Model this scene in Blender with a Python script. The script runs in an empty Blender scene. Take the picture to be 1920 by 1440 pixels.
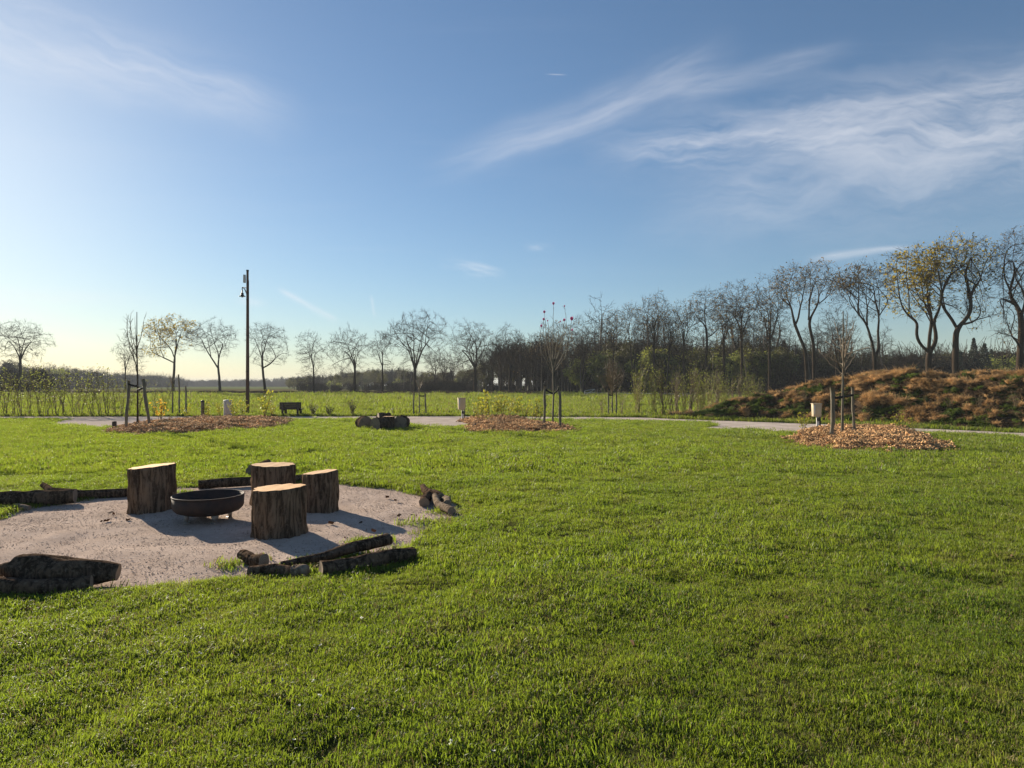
import bpy, math, random
import numpy as np
from mathutils import Vector, Matrix
S = bpy.context.scene
COL = S.collection
PI = math.pi
R = math.radians
F, H, HY = 1220.0, 1.55, 722.0            # focal length in photo pixels, eye height, horizon row

# ------------------------------------------------------------------ camera
cd = bpy.data.cameras.new('camera'); cam = bpy.data.objects.new('camera', cd); COL.objects.link(cam)
cd.sensor_width = 36.0; cd.lens = 36.0 * F / 1920.0
cd.clip_start = 0.05; cd.clip_end = 20000
cam.location = (0, 0, H); cam.rotation_euler = (PI / 2 + 2 / F, 0, 0)
S.camera = cam

# ------------------------------------------------------------------ view, sun, sky
S.view_settings.view_transform = 'Standard'; S.view_settings.look = 'None'
S.view_settings.exposure = 1.1; S.view_settings.gamma = 1; S.view_settings.use_curve_mapping = False
S.render.engine = 'CYCLES'
S.cycles.use_denoising = True
S.cycles.max_bounces = 6; S.cycles.transparent_max_bounces = 6; S.cycles.volume_bounces = 0
S.cycles.diffuse_bounces = 3; S.cycles.transmission_bounces = 4; S.cycles.glossy_bounces = 2
SUN_EL, SUN_AZ = R(18.6), R(-43.2)        # azimuth measured from +Y towards +X
sdir = Vector((math.sin(SUN_AZ) * math.cos(SUN_EL), math.cos(SUN_AZ) * math.cos(SUN_EL), math.sin(SUN_EL)))
sl = bpy.data.lights.new('sun', 'SUN'); sun = bpy.data.objects.new('sun', sl); COL.objects.link(sun)
sl.energy = 5.0; sl.angle = R(0.55); sl.color = (1.0, 0.87, 0.69)
sun.rotation_euler = sdir.to_track_quat('Z', 'Y').to_euler(); sun.location = (-20, 20, 30)

class NT:
    """small helper to wire shader nodes"""
    def __init__(s, tree): s.t = tree
    def n(s, typ, **kw):
        nd = s.t.nodes.new(typ)
        for k, v in kw.items(): setattr(nd, k, v)
        return nd
    def put(s, sock, v):
        if v is None: return
        if isinstance(v, bpy.types.NodeSocket): s.t.links.new(v, sock)
        else:
            try: sock.default_value = v
            except Exception: sock.default_value = tuple(v) + (1,)
    def m(s, op, a, b=None, c=None, clamp=False):
        nd = s.n('ShaderNodeMath', operation=op, use_clamp=clamp)
        s.put(nd.inputs[0], a); s.put(nd.inputs[1], b)
        if c is not None: s.put(nd.inputs[2], c)
        return nd.outputs[0]
    def mix(s, f, a, b, blend='MIX'):
        nd = s.n('ShaderNodeMix', data_type='RGBA', blend_type=blend)
        s.put(nd.inputs[0], f)
        for sock, v in ((nd.inputs[6], a), (nd.inputs[7], b)):
            if isinstance(v, (tuple, list)) and len(v) == 3: v = tuple(v) + (1,)
            s.put(sock, v)
        return nd.outputs[2]
    def noise(s, vec, scale, detail=3, rough=.55, dist=0):
        nd = s.n('ShaderNodeTexNoise'); s.put(nd.inputs['Vector'], vec)
        nd.inputs['Scale'].default_value = scale; nd.inputs['Detail'].default_value = detail
        nd.inputs['Roughness'].default_value = rough; nd.inputs['Distortion'].default_value = dist
        return nd.outputs[0]
    def rng(s, v, a, b, c=0., d=1., smooth=True):
        nd = s.n('ShaderNodeMapRange', interpolation_type='SMOOTHSTEP' if smooth else 'LINEAR')
        s.put(nd.inputs[0], v)
        for i, q in enumerate((a, b, c, d)): nd.inputs[1 + i].default_value = q
        return nd.outputs[0]
    def xyz(s, x, y, z=0.):
        nd = s.n('ShaderNodeCombineXYZ')
        for i, q in enumerate((x, y, z)): s.put(nd.inputs[i], q)
        return nd.outputs[0]
    def scale(s, vec, xyz):
        nd = s.n('ShaderNodeMapping'); s.put(nd.inputs[0], vec); nd.inputs['Scale'].default_value = xyz
        return nd.outputs[0]

w = bpy.data.worlds.new('World'); S.world = w; w.use_nodes = True
wt = w.node_tree; wt.nodes.clear(); N = NT(wt)
sky = N.n('ShaderNodeTexSky', sky_type='NISHITA'); sky.sun_disc = False
sky.sun_elevation = SUN_EL; sky.sun_rotation = SUN_AZ
sky.air_density = 1.0; sky.dust_density = 0.22; sky.ozone_density = 2.2; sky.altitude = 0
bg = N.n('ShaderNodeBackground'); bg.inputs[1].default_value = 0.05
wo = N.n('ShaderNodeOutputWorld'); wt.links.new(bg.outputs[0], wo.inputs[0])
tc = N.n('ShaderNodeTexCoord'); sp = N.n('ShaderNodeSeparateXYZ'); wt.links.new(tc.outputs['Generated'], sp.inputs[0])
dx, dy, dz = sp.outputs
front = N.rng(dy, 0.05, 0.2)
ys = N.m('MAXIMUM', dy, 0.05)
gx = N.m('DIVIDE', dx, ys); gy = N.m('DIVIDE', dz, ys)        # position on a vertical cloud chart ahead (north)
def band(p0, p1, wid0, wid1, bend, dens, nscale, stretch, seed, lo=.35, hi=.7, fade=.25):
    """one cirrus streak between two bearings: a soft bent band broken up by stretched noise"""
    a = ((p0[0] - 960) / F, (HY - p0[1]) / F); b = ((p1[0] - 960) / F, (HY - p1[1]) / F)
    L = math.hypot(b[0] - a[0], b[1] - a[1]); c, s_ = (b[0] - a[0]) / L, (b[1] - a[1]) / L
    ux = N.m('SUBTRACT', gx, a[0]); uy = N.m('SUBTRACT', gy, a[1])
    s = N.m('DIVIDE', N.m('ADD', N.m('MULTIPLY', ux, c), N.m('MULTIPLY', uy, s_)), L)
    t = N.m('SUBTRACT', N.m('MULTIPLY', uy, c), N.m('MULTIPLY', ux, s_))
    # sag of the band and a little waviness
    t = N.m('SUBTRACT', t, N.m('MULTIPLY', N.m('MULTIPLY', s, N.m('SUBTRACT', 1., s)), 4 * bend / F))
    nz0 = N.noise(N.xyz(N.m('MULTIPLY', s, 3 * L), N.m('MULTIPLY', t, 3), seed), 3., 3)
    t = N.m('ADD', t, N.m('MULTIPLY', N.m('SUBTRACT', nz0, .5), .5 * (wid0 + wid1) / F))
    wd = N.m('ADD', wid0 / F, N.m('MULTIPLY', N.m('MAXIMUM', s, 0.), (wid1 - wid0) / F))
    q = N.m('DIVIDE', t, wd); g = N.m('EXPONENT', N.m('MULTIPLY', N.m('MULTIPLY', q, q), -1.))
    e = N.m('MULTIPLY', N.rng(s, 0., fade), N.rng(s, 1., 1 - fade))
    nz = N.noise(N.xyz(N.m('MULTIPLY', s, L * nscale / stretch), N.m('MULTIPLY', t, nscale), seed + 5.), 1., 6, .6, .6)
    nf = N.noise(N.xyz(N.m('MULTIPLY', s, L * nscale * .5), N.m('MULTIPLY', N.m('ADD', t, N.m('MULTIPLY', s, .1 * L)), nscale * 4.), seed + 9.), 1., 5, .6, .3)
    nz = N.m('ADD', N.m('MULTIPLY', nz, .74), N.m('MULTIPLY', nf, .26))
    return N.m('MULTIPLY', N.m('MULTIPLY', g, e), N.rng(nz, lo, hi, 0., dens))
bands = [
    band((-260, -20), (610, 235), 75, 45, 10, .55, 16, 7, 1., .25, .75),
    band((-200, 60), (420, 190), 40, 40, 0, .3, 22, 8, 2., .3, .8),
    band((760, 335), (1420, 75), 26, 42, -16, .5, 16, 7, 3., .25, .75, .3),
    band((1180, 190), (1640, 75), 24, 18, -6, .36, 22, 8, 4., .3, .8, .35),
    band((1060, 300), (2300, 215), 34, 125, 20, .68, 18, 5, 5., .3, .72, .2),
    band((1330, 235), (2100, 130), 14, 40, -14, .5, 30, 6, 6., .35, .8, .3),
    band((1120, 420), (2300, 260), 55, 140, 20, .42, 14, 5, 7., .3, .75, .3),
    band((815, 498), (960, 516), 11, 12, 3, .55, 60, 4, 8., .38, .68, .45),
    band((975, 462), (1050, 467), 6, 6, 0, .4, 60, 4, 8.5, .35, .7, .45),
    band((1500, 492), (1730, 463), 8, 4, 5, .5, 40, 8, 9., .1, .6, .3),
    band((515, 538), (640, 606), 5, 6, 0, .42, 40, 8, 10., .15, .6, .2),
    band((695, 548), (704, 600), 3, 3, 0, .35, 40, 8, 11., .1, .6, .3),
    band((1018, 138.5), (1068, 140), 1.2, 1.2, 0, .38, 40, 8, 12., .1, .6, .45),
    band((-250, 545), (320, 560), 18, 10, 0, .38, 30, 7, 13., .25, .7, .3),
    band((20, 592), (160, 613), 5, 4, 0, .4, 40, 8, 14., .2, .6, .3),
    band((430, 562), (510, 570), 7, 7, 0, .3, 40, 6, 15., .2, .7, .4),
]
tot = bands[0]
for b_ in bands[1:]:
    tot = N.m('SUBTRACT', N.m('ADD', tot, b_), N.m('MULTIPLY', tot, b_))
tot = N.m('MULTIPLY', tot, front)
# the same thin cirrus elsewhere round the sky
zz = N.m('MAXIMUM', dz, 0.12)
cu, cv = N.m('DIVIDE', dx, zz), N.m('DIVIDE', dy, zz)
gen = N.rng(N.noise(N.xyz(N.m('MULTIPLY', cu, .35), N.m('MULTIPLY', cv, 1.1)), 1.3, 6, .6, .8), .5, .85, 0., .4)
gen = N.m('MULTIPLY', gen, N.m('MULTIPLY', N.rng(dz, .05, .3), N.m('SUBTRACT', 1., N.m('MULTIPLY', front, .8))))
tot = N.m('ADD', tot, gen, clamp=True)
# film-like shoulder so the bright part of the sky keeps its colour
bw = N.n('ShaderNodeRGBToBW'); wt.links.new(sky.outputs[0], bw.inputs[0])
kf = N.m('DIVIDE', 1.1, N.m('ADD', 1., N.m('MULTIPLY', bw.outputs[0], .04)))
dv = N.n('ShaderNodeVectorMath', operation='SCALE'); wt.links.new(sky.outputs[0], dv.inputs[0]); wt.links.new(kf, dv.inputs['Scale'])
skycol = N.mix(1., dv.outputs[0], (.925, 1.02, 1.09), 'MULTIPLY')
tot = N.m('MULTIPLY', tot, .78)
skycol = N.mix(tot, skycol, (8.8, 8.8, 9.1))
wt.links.new(skycol, bg.inputs[0])

# ------------------------------------------------------------------ generic helpers
def at(px, py, Z): return Vector(((px - 960) / F * Z, Z, H - (py - HY) / F * Z))
def gp(px, py):
    Z = F * H / (py - HY); return np.array([(px - 960) / F * Z, Z])

def _hash(ix, iy, seed):
    n = (ix.astype(np.int64) * 374761393 + iy.astype(np.int64) * 668265263 + seed * 1442695041) & 0x7fffffff
    n = ((n ^ (n >> 13)) * 1274126177) & 0x7fffffff
    return ((n ^ (n >> 16)) & 0xffff) / 65535.0
def vnoise(x, y, seed=0):
    x = np.asarray(x, float); y = np.asarray(y, float)
    ix, iy = np.floor(x), np.floor(y); fx, fy = x - ix, y - iy
    fx = fx * fx * (3 - 2 * fx); fy = fy * fy * (3 - 2 * fy)
    a, b = _hash(ix, iy, seed), _hash(ix + 1, iy, seed)
    c, d = _hash(ix, iy + 1, seed), _hash(ix + 1, iy + 1, seed)
    return (a + (b - a) * fx) * (1 - fy) + (c + (d - c) * fx) * fy
def fbm(x, y, seed=0, oct=3):
    s, a, t = 0, 1., 0
    for i in range(oct):
        s = s + a * vnoise(x * 2 ** i, y * 2 ** i, seed + i * 17); t += a; a *= .5
    return s / t

def tag(o, label=None, cat=None, group=None, kind=None):
    if label: o['label'] = label
    if cat: o['category'] = cat
    if group: o['group'] = group
    if kind: o['kind'] = kind
    return o
def empty(name, loc=(0, 0, 0), rz=0):
    o = bpy.data.objects.new(name, None); COL.objects.link(o)
    o.location = loc; o.rotation_euler = (0, 0, rz); o.empty_display_size = .1
    return o
def mesh_np(name, V, Q=None, T=None):
    me = bpy.data.meshes.new(name)
    V = np.asarray(V, np.float32).reshape(-1, 3)
    loops, starts, tot = [], [], 0
    if Q is not None and len(Q):
        Q = np.asarray(Q, np.int32).reshape(-1, 4); loops.append(Q.ravel()); starts.append(np.arange(len(Q)) * 4); tot = len(Q) * 4
    if T is not None and len(T):
        T = np.asarray(T, np.int32).reshape(-1, 3); loops.append(T.ravel()); starts.append(tot + np.arange(len(T)) * 3)
    L = np.concatenate(loops) if loops else np.zeros(0, np.int32); St = np.concatenate(starts) if starts else np.zeros(0, np.int32)
    me.vertices.add(len(V)); me.vertices.foreach_set('co', V.ravel())
    me.loops.add(len(L)); me.loops.foreach_set('vertex_index', L.astype(np.int32))
    me.polygons.add(len(St)); me.polygons.foreach_set('loop_start', St.astype(np.int32))
    me.update(calc_edges=True)
    return me
class MB:
    def __init__(s): s.V, s.Q, s.T, s.n = [], [], [], 0
    def add(s, V, Q=None, T=None):
        V = np.asarray(V, float).reshape(-1, 3)
        if Q is not None and len(Q): s.Q.append(np.asarray(Q).reshape(-1, 4) + s.n)
        if T is not None and len(T): s.T.append(np.asarray(T).reshape(-1, 3) + s.n)
        s.V.append(V); s.n += len(V)
    def tube(s, P, r, sides=6, cap=True):
        P = np.asarray(P, float); n = len(P); r = np.broadcast_to(np.asarray(r, float), (n,))
        D = np.gradient(P, axis=0); D /= np.linalg.norm(D, axis=1)[:, None] + 1e-9
        m = np.abs(D).mean(0); ref = np.eye(3)[int(np.argmin(m))]
        U = np.cross(D, ref); U /= np.linalg.norm(U, axis=1)[:, None] + 1e-9
        W = np.cross(D, U)
        a = np.arange(sides) * 2 * PI / sides
        V = P[:, None] + r[:, None, None] * (np.cos(a)[None, :, None] * U[:, None] + np.sin(a)[None, :, None] * W[:, None])
        i = np.arange(n - 1)[:, None] * sides; j = np.arange(sides)[None]; k = (j + 1) % sides
        Q = np.stack([i + j, i + k, i + sides + k, i + sides + j], -1).reshape(-1, 4)
        T = []
        if cap:
            for b in (0, (n - 1) * sides):
                for q in range(1, sides - 1): T.append((b, b + q, b + q + 1))
        s.add(V.reshape(-1, 3), Q, T)
    def segs(s, A, B, ra, rb, sides=3):
        """many straight tapered twigs at once"""
        A = np.asarray(A, float); B = np.asarray(B, float)
        if not len(A): return
        D = B - A; D = D / (np.linalg.norm(D, axis=1)[:, None] + 1e-9)
        ref = np.where(np.abs(D[:, 2:3]) < .8, np.array([[0, 0, 1.]]), np.array([[1., 0, 0]]))
        U = np.cross(D, ref); U /= np.linalg.norm(U, axis=1)[:, None] + 1e-9
        W = np.cross(D, U); a = np.arange(sides) * 2 * PI / sides
        off = np.cos(a)[None, :, None] * U[:, None] + np.sin(a)[None, :, None] * W[:, None]
        ra = np.broadcast_to(ra, (len(A),)); rb = np.broadcast_to(rb, (len(A),))
        V = np.concatenate([A[:, None] + off * ra[:, None, None], B[:, None] + off * rb[:, None, None]], 1)
        base = np.arange(len(A))[:, None] * (2 * sides); j = np.arange(sides)[None]; k = (j + 1) % sides
        Q = np.stack([base + j, base + k, base + sides + k, base + sides + j], -1).reshape(-1, 4)
        s.add(V.reshape(-1, 3), Q)
    def cards(s, C, size, rng, flat=0., aspect=.6, quad=True):
        """leaf faces: diamond-shaped, each turned its own way"""
        C = np.asarray(C, float); n = len(C)
        if not n: return
        a = rng.normal(size=(n, 3)); a /= np.linalg.norm(a, axis=1)[:, None]
        b = rng.normal(size=(n, 3)); b -= (a * b).sum(1)[:, None] * a; b /= np.linalg.norm(b, axis=1)[:, None] + 1e-9
        sz = np.broadcast_to(size, (n,))[:, None] * rng.uniform(.6, 1.3, (n, 1))
        V = np.stack([C - a * sz * .5, C + b * sz * aspect * .5, C + a * sz * .5, C - b * sz * aspect * .5], 1).reshape(-1, 3)
        s.add(V, np.arange(4 * n).reshape(-1, 4))
    def box(s, c, d, rz=0., taper=1.):
        x, y, z = (q / 2 for q in d)
        V = []
        for sz in (-1, 1):
            k = 1. if sz > 0 else taper
            for sx, sy in ((-1, -1), (1, -1), (1, 1), (-1, 1)): V.append((sx * x * k, sy * y * k, sz * z))
        V = np.array(V); cr, sr = math.cos(rz), math.sin(rz)
        V = np.stack([V[:, 0] * cr - V[:, 1] * sr, V[:, 0] * sr + V[:, 1] * cr, V[:, 2]], 1) + np.array(c)
        s.add(V, [(3, 2, 1, 0), (4, 5, 6, 7), (0, 1, 5, 4), (1, 2, 6, 5), (2, 3, 7, 6), (3, 0, 4, 7)])
    def lathe(s, prof, seg=24, c=(0, 0, 0), close=False):
        prof = np.asarray(prof, float); n = len(prof); a = np.arange(seg) * 2 * PI / seg
        V = np.stack([prof[:, 0:1] * np.cos(a), prof[:, 0:1] * np.sin(a), np.repeat(prof[:, 1:2], seg, 1)], -1).reshape(-1, 3) + np.array(c)
        i = np.arange(n - 1)[:, None] * seg; j = np.arange(seg)[None]; k = (j + 1) % seg
        s.add(V, np.stack([i + j, i + k, i + seg + k, i + seg + j], -1).reshape(-1, 4))
    def mesh(s, name):
        return mesh_np(name, np.concatenate(s.V) if s.V else np.zeros((0, 3)), np.concatenate(s.Q) if s.Q else None, np.concatenate(s.T) if s.T else None)
    def build(s, name, mat, parent=None, smooth=False, bevel=0., link=True):
        me = s.mesh(name)
        if mat: me.materials.append(mat)
        if smooth: me.polygons.foreach_set('use_smooth', np.ones(len(me.polygons), bool))
        o = bpy.data.objects.new(name, me)
        if link: COL.objects.link(o)
        if parent: o.parent = parent
        if bevel:
            b = o.modifiers.new('bevel', 'BEVEL'); b.width = bevel; b.segments = 2; b.limit_method = 'ANGLE'
        return o
def copy_tree(o, parent=None):
    c = o.copy(); COL.objects.link(c)
    if parent: c.parent = parent
    for ch in list(o.children): copy_tree(ch, c)
    return c

# ------------------------------------------------------------------ materials
def mat(name, base, col2=None, scale=8., rough=.85, bump=0., bscale=40., stretch=(1, 1, 1), coord='Object', trans=0., tcol=None,
        rand=0., spec=.3, metal=0., lo=.35, hi=.65, col3=None, scale3=1., lo3=.5, hi3=.7):
    m = bpy.data.materials.new(name); m.use_nodes = True
    t = m.node_tree; t.nodes.clear(); n = NT(t)
    out = n.n('ShaderNodeOutputMaterial'); p = n.n('ShaderNodeBsdfPrincipled')
    p.inputs['Roughness'].default_value = rough; p.inputs['Specular IOR Level'].default_value = spec; p.inputs['Metallic'].default_value = metal
    if name in MATTE: p.inputs['Specular IOR Level'].default_value = 0.
    if coord == 'World':
        vec = n.n('ShaderNodeNewGeometry').outputs['Position']
    else:
        vec = n.n('ShaderNodeTexCoord').outputs['Object']
    c = tuple(base) + (1,)
    v = n.scale(vec, stretch)
    if col2 is not None:
        c = n.mix(n.rng(n.noise(v, scale, 4, .6), lo, hi), base, col2)
    if col3 is not None:
        c = n.mix(n.rng(n.noise(v, scale3, 4, .6), lo3, hi3), c, col3)
    if rand:
        oi = n.n('ShaderNodeObjectInfo')
        hs = n.n('ShaderNodeHueSaturation'); n.put(hs.inputs['Color'], c)
        n.put(hs.inputs['Value'], n.m('ADD', 1 - rand, n.m('MULTIPLY', oi.outputs['Random'], 2 * rand)))
        c = hs.outputs[0]
    n.put(p.inputs['Base Color'], c)
    if bump:
        b = n.n('ShaderNodeBump'); b.inputs['Strength'].default_value = min(1., bump); b.inputs['Distance'].default_value = .02 * max(1, bump)
        t.links.new(n.noise(v, bscale, 5, .65), b.inputs['Height']); t.links.new(b.outputs[0], p.inputs['Normal'])
    if trans:
        tr = n.n('ShaderNodeBsdfTranslucent')
        if tcol is not None and not isinstance(c, tuple): n.put(tr.inputs[0], n.mix(.5, c, tcol))
        else: n.put(tr.inputs[0], tuple(tcol or base) + (1,))
        mx = n.n('ShaderNodeMixShader'); mx.inputs[0].default_value = trans
        t.links.new(p.outputs[0], mx.inputs[1]); t.links.new(tr.outputs[0], mx.inputs[2]); t.links.new(mx.outputs[0], out.inputs[0])
    else: t.links.new(p.outputs[0], out.inputs[0])
    return m

M = {}
MATTE = ('ground', 'lawn', 'meadow', 'gravel', 'path', 'soil', 'mound', 'mulch', 'field_brown', 'field_pale', 'twig', 'twig_far', 'brush', 'bark_tree')
M['ground'] = mat('ground', (.07, .10, .025), (.10, .12, .04), .02, coord='World')
M['lawn'] = mat('lawn', (.035, .04, .013), (.06, .062, .02), 2.2, bump=.6, bscale=60, coord='World', col3=(.07, .055, .03), scale3=3.5, lo3=.6, hi3=.75)
M['blade'] = mat('blade', (.085, .142, .018), (.14, .172, .02), .8, rough=.5, coord='World', trans=.52, tcol=(.37, .49, .03), rand=.45, spec=.4,
                 col3=(.19, .155, .055), scale3=1.7, lo3=.5, hi3=.8)
M['blade_dry'] = mat('blade_dry', (.26, .20, .10), (.18, .14, .06), 1.5, rough=.7, coord='World', trans=.3, tcol=(.35, .26, .1), rand=.3)
M['meadow'] = mat('meadow', (.055, .075, .015), (.10, .125, .022), .5, bump=.8, bscale=4, coord='World', col3=(.13, .135, .04), scale3=.12, lo3=.5, hi3=.7)
M['meadow_blade'] = mat('meadow_blade', (.09, .135, .018), (.135, .165, .026), .15, rough=.6, coord='World', trans=.5, tcol=(.36, .45, .035), rand=.3)
M['gravel'] = mat('gravel', (.49, .39, .325), (.40, .315, .26), 2.2, bump=.6, bscale=55, coord='World', col3=(.54, .44, .37), scale3=14, lo3=.5, hi3=.75, rough=.95)
M['path'] = mat('path', (.5, .43, .38), (.40, .34, .29), 1.2, bump=.7, bscale=25, coord='World', rough=.95, col3=(.2, .17, .13), scale3=.7, lo3=.58, hi3=.8)
M['pebble'] = mat('pebble', (.46, .37, .31), (.34, .27, .225), 20, coord='World', rand=.4, rough=.85)
M['soil'] = mat('soil', (.028, .022, .016), (.05, .038, .025), 3., bump=1., bscale=12, coord='World', rough=.95)
M['mound'] = mat('mound', (.05, .036, .024), (.10, .066, .038), 2.0, bump=1., bscale=9, coord='World', rough=.95, col3=(.045, .06, .02), scale3=1.1, lo3=.5, hi3=.62)
M['mulch'] = mat('mulch', (.20, .12, .07), (.30, .19, .11), 7., bump=1., bscale=22, coord='World', rough=.95, col3=(.08, .05, .03), scale3=1.6, lo3=.5, hi3=.7)
M['chip'] = mat('chip', (.64, .39, .175), (.37, .21, .10), 6., coord='World', rand=.5, rough=.85)
M['straw'] = mat('straw', (.58, .37, .17), (.34, .21, .095), .9, coord='World', rand=.45, trans=.3, tcol=(.65, .40, .15), rough=.7)
M['straw_dark'] = mat('straw_dark', (.13, .08, .04), (.07, .05, .025), 1.2, coord='World', rand=.35, trans=.2, tcol=(.2, .12, .05), rough=.8)
M['weed'] = mat('weed', (.06, .09, .02), (.11, .14, .025), .9, coord='World', rand=.35, trans=.35, tcol=(.16, .24, .03), rough=.6)
M['bark_tree'] = mat('bark_tree', (.036, .027, .02), (.06, .046, .034), 3., bump=.7, bscale=14, stretch=(1, 1, .25))
M['twig'] = mat('twig', (.045, .035, .026), (.07, .052, .038), 2., rough=.8)
M['trunk_pale'] = mat('trunk_pale', (.15, .125, .095), (.09, .075, .055), 1.5, rough=.9)
M['twig_far'] = mat('twig_far', (.034, .027, .021), (.05, .04, .028), .4, rough=.9)
M['leaf_gold'] = mat('leaf_gold', (.27, .20, .025), (.20, .165, .025), .5, rough=.55, trans=.5, tcol=(.55, .40, .03), rand=.1)
M['leaf_bronze'] = mat('leaf_bronze', (.17, .125, .045), (.13, .105, .04), .6, rough=.6, trans=.4, tcol=(.30, .18, .05), rand=.15)
M['leaf_olive'] = mat('leaf_olive', (.045, .05, .014), (.075, .07, .02), .4, rough=.6, trans=.3, tcol=(.16, .15, .03), rand=.25)
M['leaf_fresh'] = mat('leaf_fresh', (.14, .17, .035), (.18, .20, .05), .8, rough=.55, trans=.5, tcol=(.40, .44, .07), rand=.2)
M['leaf_yellow'] = mat('leaf_yellow', (.25, .25, .03), (.20, .22, .03), 2., rough=.55, trans=.5, tcol=(.48, .45, .04), rand=.2)
M['leaf_orange'] = mat('leaf_orange', (.42, .27, .03), (.33, .22, .03), 2., rough=.55, trans=.5, tcol=(.7, .42, .04), rand=.2)
M['needle'] = mat('needle', (.018, .032, .014), (.03, .045, .018), .6, rough=.7, rand=.3)
M['brush'] = mat('brush', (.03, .025, .018), (.05, .042, .024), .3, rough=.9, rand=.3)
M['rod'] = mat('rod', (.17, .125, .06), (.12, .085, .05), 1.5, rough=.6, rand=.25)
M['twig_pale'] = mat('twig_pale', (.23, .18, .13), (.17, .13, .09), 2., rough=.8)
M['rod_yellow'] = mat('rod_yellow', (.25, .21, .07), (.19, .15, .06), 1.5, rough=.6, rand=.2)
M['petal'] = mat('petal', (.36, .07, .2), (.5, .17, .32), 20, rough=.5, trans=.4, tcol=(.8, .15, .35))
M['white_petal'] = mat('white_petal', (.8, .78, .74), rough=.6, trans=.3, tcol=(.8, .8, .75))
M['stake'] = mat('stake', (.13, .115, .085), (.19, .165, .12), 6., bump=.6, bscale=25, stretch=(3, 3, .4))
M['rubber'] = mat('rubber', (.015, .015, .016), rough=.6)
M['steel_dark'] = mat('steel_dark', (.034, .024, .021), (.06, .034, .025), 9, rough=.75, metal=.0, bump=.25, bscale=50)
M['steel'] = mat('steel', (.33, .32, .31), (.24, .2, .17), 12, rough=.5, metal=.6)
M['pole'] = mat('pole', (.10, .052, .036), (.135, .075, .05), 5., rough=.75, bump=.4, bscale=30, stretch=(4, 4, .2))
M['bench'] = mat('bench', (.05, .04, .032), (.075, .06, .046), 5., rough=.8, bump=.4, bscale=30)
M['beige'] = mat('beige', (.44, .36, .24), (.40, .32, .21), 5., rough=.55)
M['white'] = mat('white', (.55, .54, .51), (.45, .44, .41), 6., rough=.6)
M['rubble'] = mat('rubble', (.42, .36, .29), (.3, .25, .2), 3.)
M['concrete'] = mat('concrete', (.52, .49, .47), (.44, .41, .39), 8., rough=.85, bump=.3, bscale=50)
M['black'] = mat('black', (.02, .02, .022), rough=.5)
M['glass'] = mat('glass', (.6, .62, .6), rough=.2, spec=.5)
M['litter'] = mat('litter', (.14, .07, .035), (.09, .045, .025), 9, coord='World', rand=.3)
M['moss'] = mat('moss', (.05, .085, .02), (.08, .11, .03), 9, coord='World', rand=.2)
def bark_mat(name, a, b, c, sc):
    """furrowed bark: long vertical cracks, lighter plates"""
    m = bpy.data.materials.new(name); m.use_nodes = True; t = m.node_tree; n = NT(t)
    p = t.nodes['Principled BSDF']; p.inputs['Roughness'].default_value = .95; p.inputs['Specular IOR Level'].default_value = .0
    v = n.n('ShaderNodeTexCoord').outputs['Object']; vs = n.scale(v, (sc, sc, sc * .14))
    k = n.noise(vs, 1., 5, .65, .5); f = n.noise(v, sc * 1.8, 4)
    col = n.mix(n.rng(k, .38, .62), a, b); col = n.mix(n.rng(f, .52, .72, 0., .7), col, c)
    n.put(p.inputs['Base Color'], col)
    bp = n.n('ShaderNodeBump'); bp.inputs['Strength'].default_value = .9; bp.inputs['Distance'].default_value = .015
    t.links.new(n.m('ADD', k, n.m('MULTIPLY', f, .4)), bp.inputs['Height']); t.links.new(bp.outputs[0], p.inputs['Normal'])
    return m
M['bark_stump'] = bark_mat('bark_stump', (.05, .034, .024), (.20, .135, .09), (.15, .115, .085), 22)
M['bark_log'] = bark_mat('bark_log', (.03, .021, .015), (.125, .085, .058), (.19, .15, .11), 24)
M['bark_pale'] = bark_mat('bark_pale', (.10, .075, .055), (.24, .19, .14), (.3, .26, .2), 22)
def cut_mat(name, a, b, dark):
    m = bpy.data.materials.new(name); m.use_nodes = True; t = m.node_tree; n = NT(t)
    p = t.nodes['Principled BSDF']; p.inputs['Roughness'].default_value = .8; p.inputs['Specular IOR Level'].default_value = .2
    v = n.n('ShaderNodeTexCoord').outputs['Object']
    sp_ = n.n('ShaderNodeSeparateXYZ'); n.put(sp_.inputs[0], v)
    r_ = n.m('SQRT', n.m('ADD', n.m('MULTIPLY', sp_.outputs[0], sp_.outputs[0]), n.m('MULTIPLY', sp_.outputs[1], sp_.outputs[1])))
    r_ = n.m('ADD', r_, n.m('MULTIPLY', n.noise(v, 6., 3), .05))
    ring = n.m('MULTIPLY', n.m('ADD', n.m('SINE', n.m('MULTIPLY', r_, 420.)), 1.), .5)
    col = n.mix(ring, a, b)
    col = n.mix(n.rng(n.noise(v, 7., 4), .5, .72, 0., .75), col, dark)
    col = n.mix(n.rng(n.noise(n.scale(v, (60, 4, 4)), 1., 3), .55, .8, 0., .5), col, dark)
    hs = n.n('ShaderNodeHueSaturation'); n.put(hs.inputs['Color'], col); oi = n.n('ShaderNodeObjectInfo')
    n.put(hs.inputs['Value'], n.m('ADD', .85, n.m('MULTIPLY', oi.outputs['Random'], .25))); n.put(hs.inputs['Saturation'], n.m('ADD', .85, n.m('MULTIPLY', oi.outputs['Random'], .2)))
    n.put(p.inputs['Base Color'], hs.outputs[0])
    bp = n.n('ShaderNodeBump'); bp.inputs['Strength'].default_value = .4; bp.inputs['Distance'].default_value = .004
    t.links.new(n.noise(n.scale(v, (50, 6, 6)), 1., 4), bp.inputs['Height']); t.links.new(bp.outputs[0], p.inputs['Normal'])
    return m
M['cut'] = cut_mat('cut', (.66, .38, .15), (.58, .32, .12), (.46, .24, .085))
M['cut_old'] = cut_mat('cut_old', (.27, .20, .14), (.20, .145, .10), (.11, .08, .06))

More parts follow.
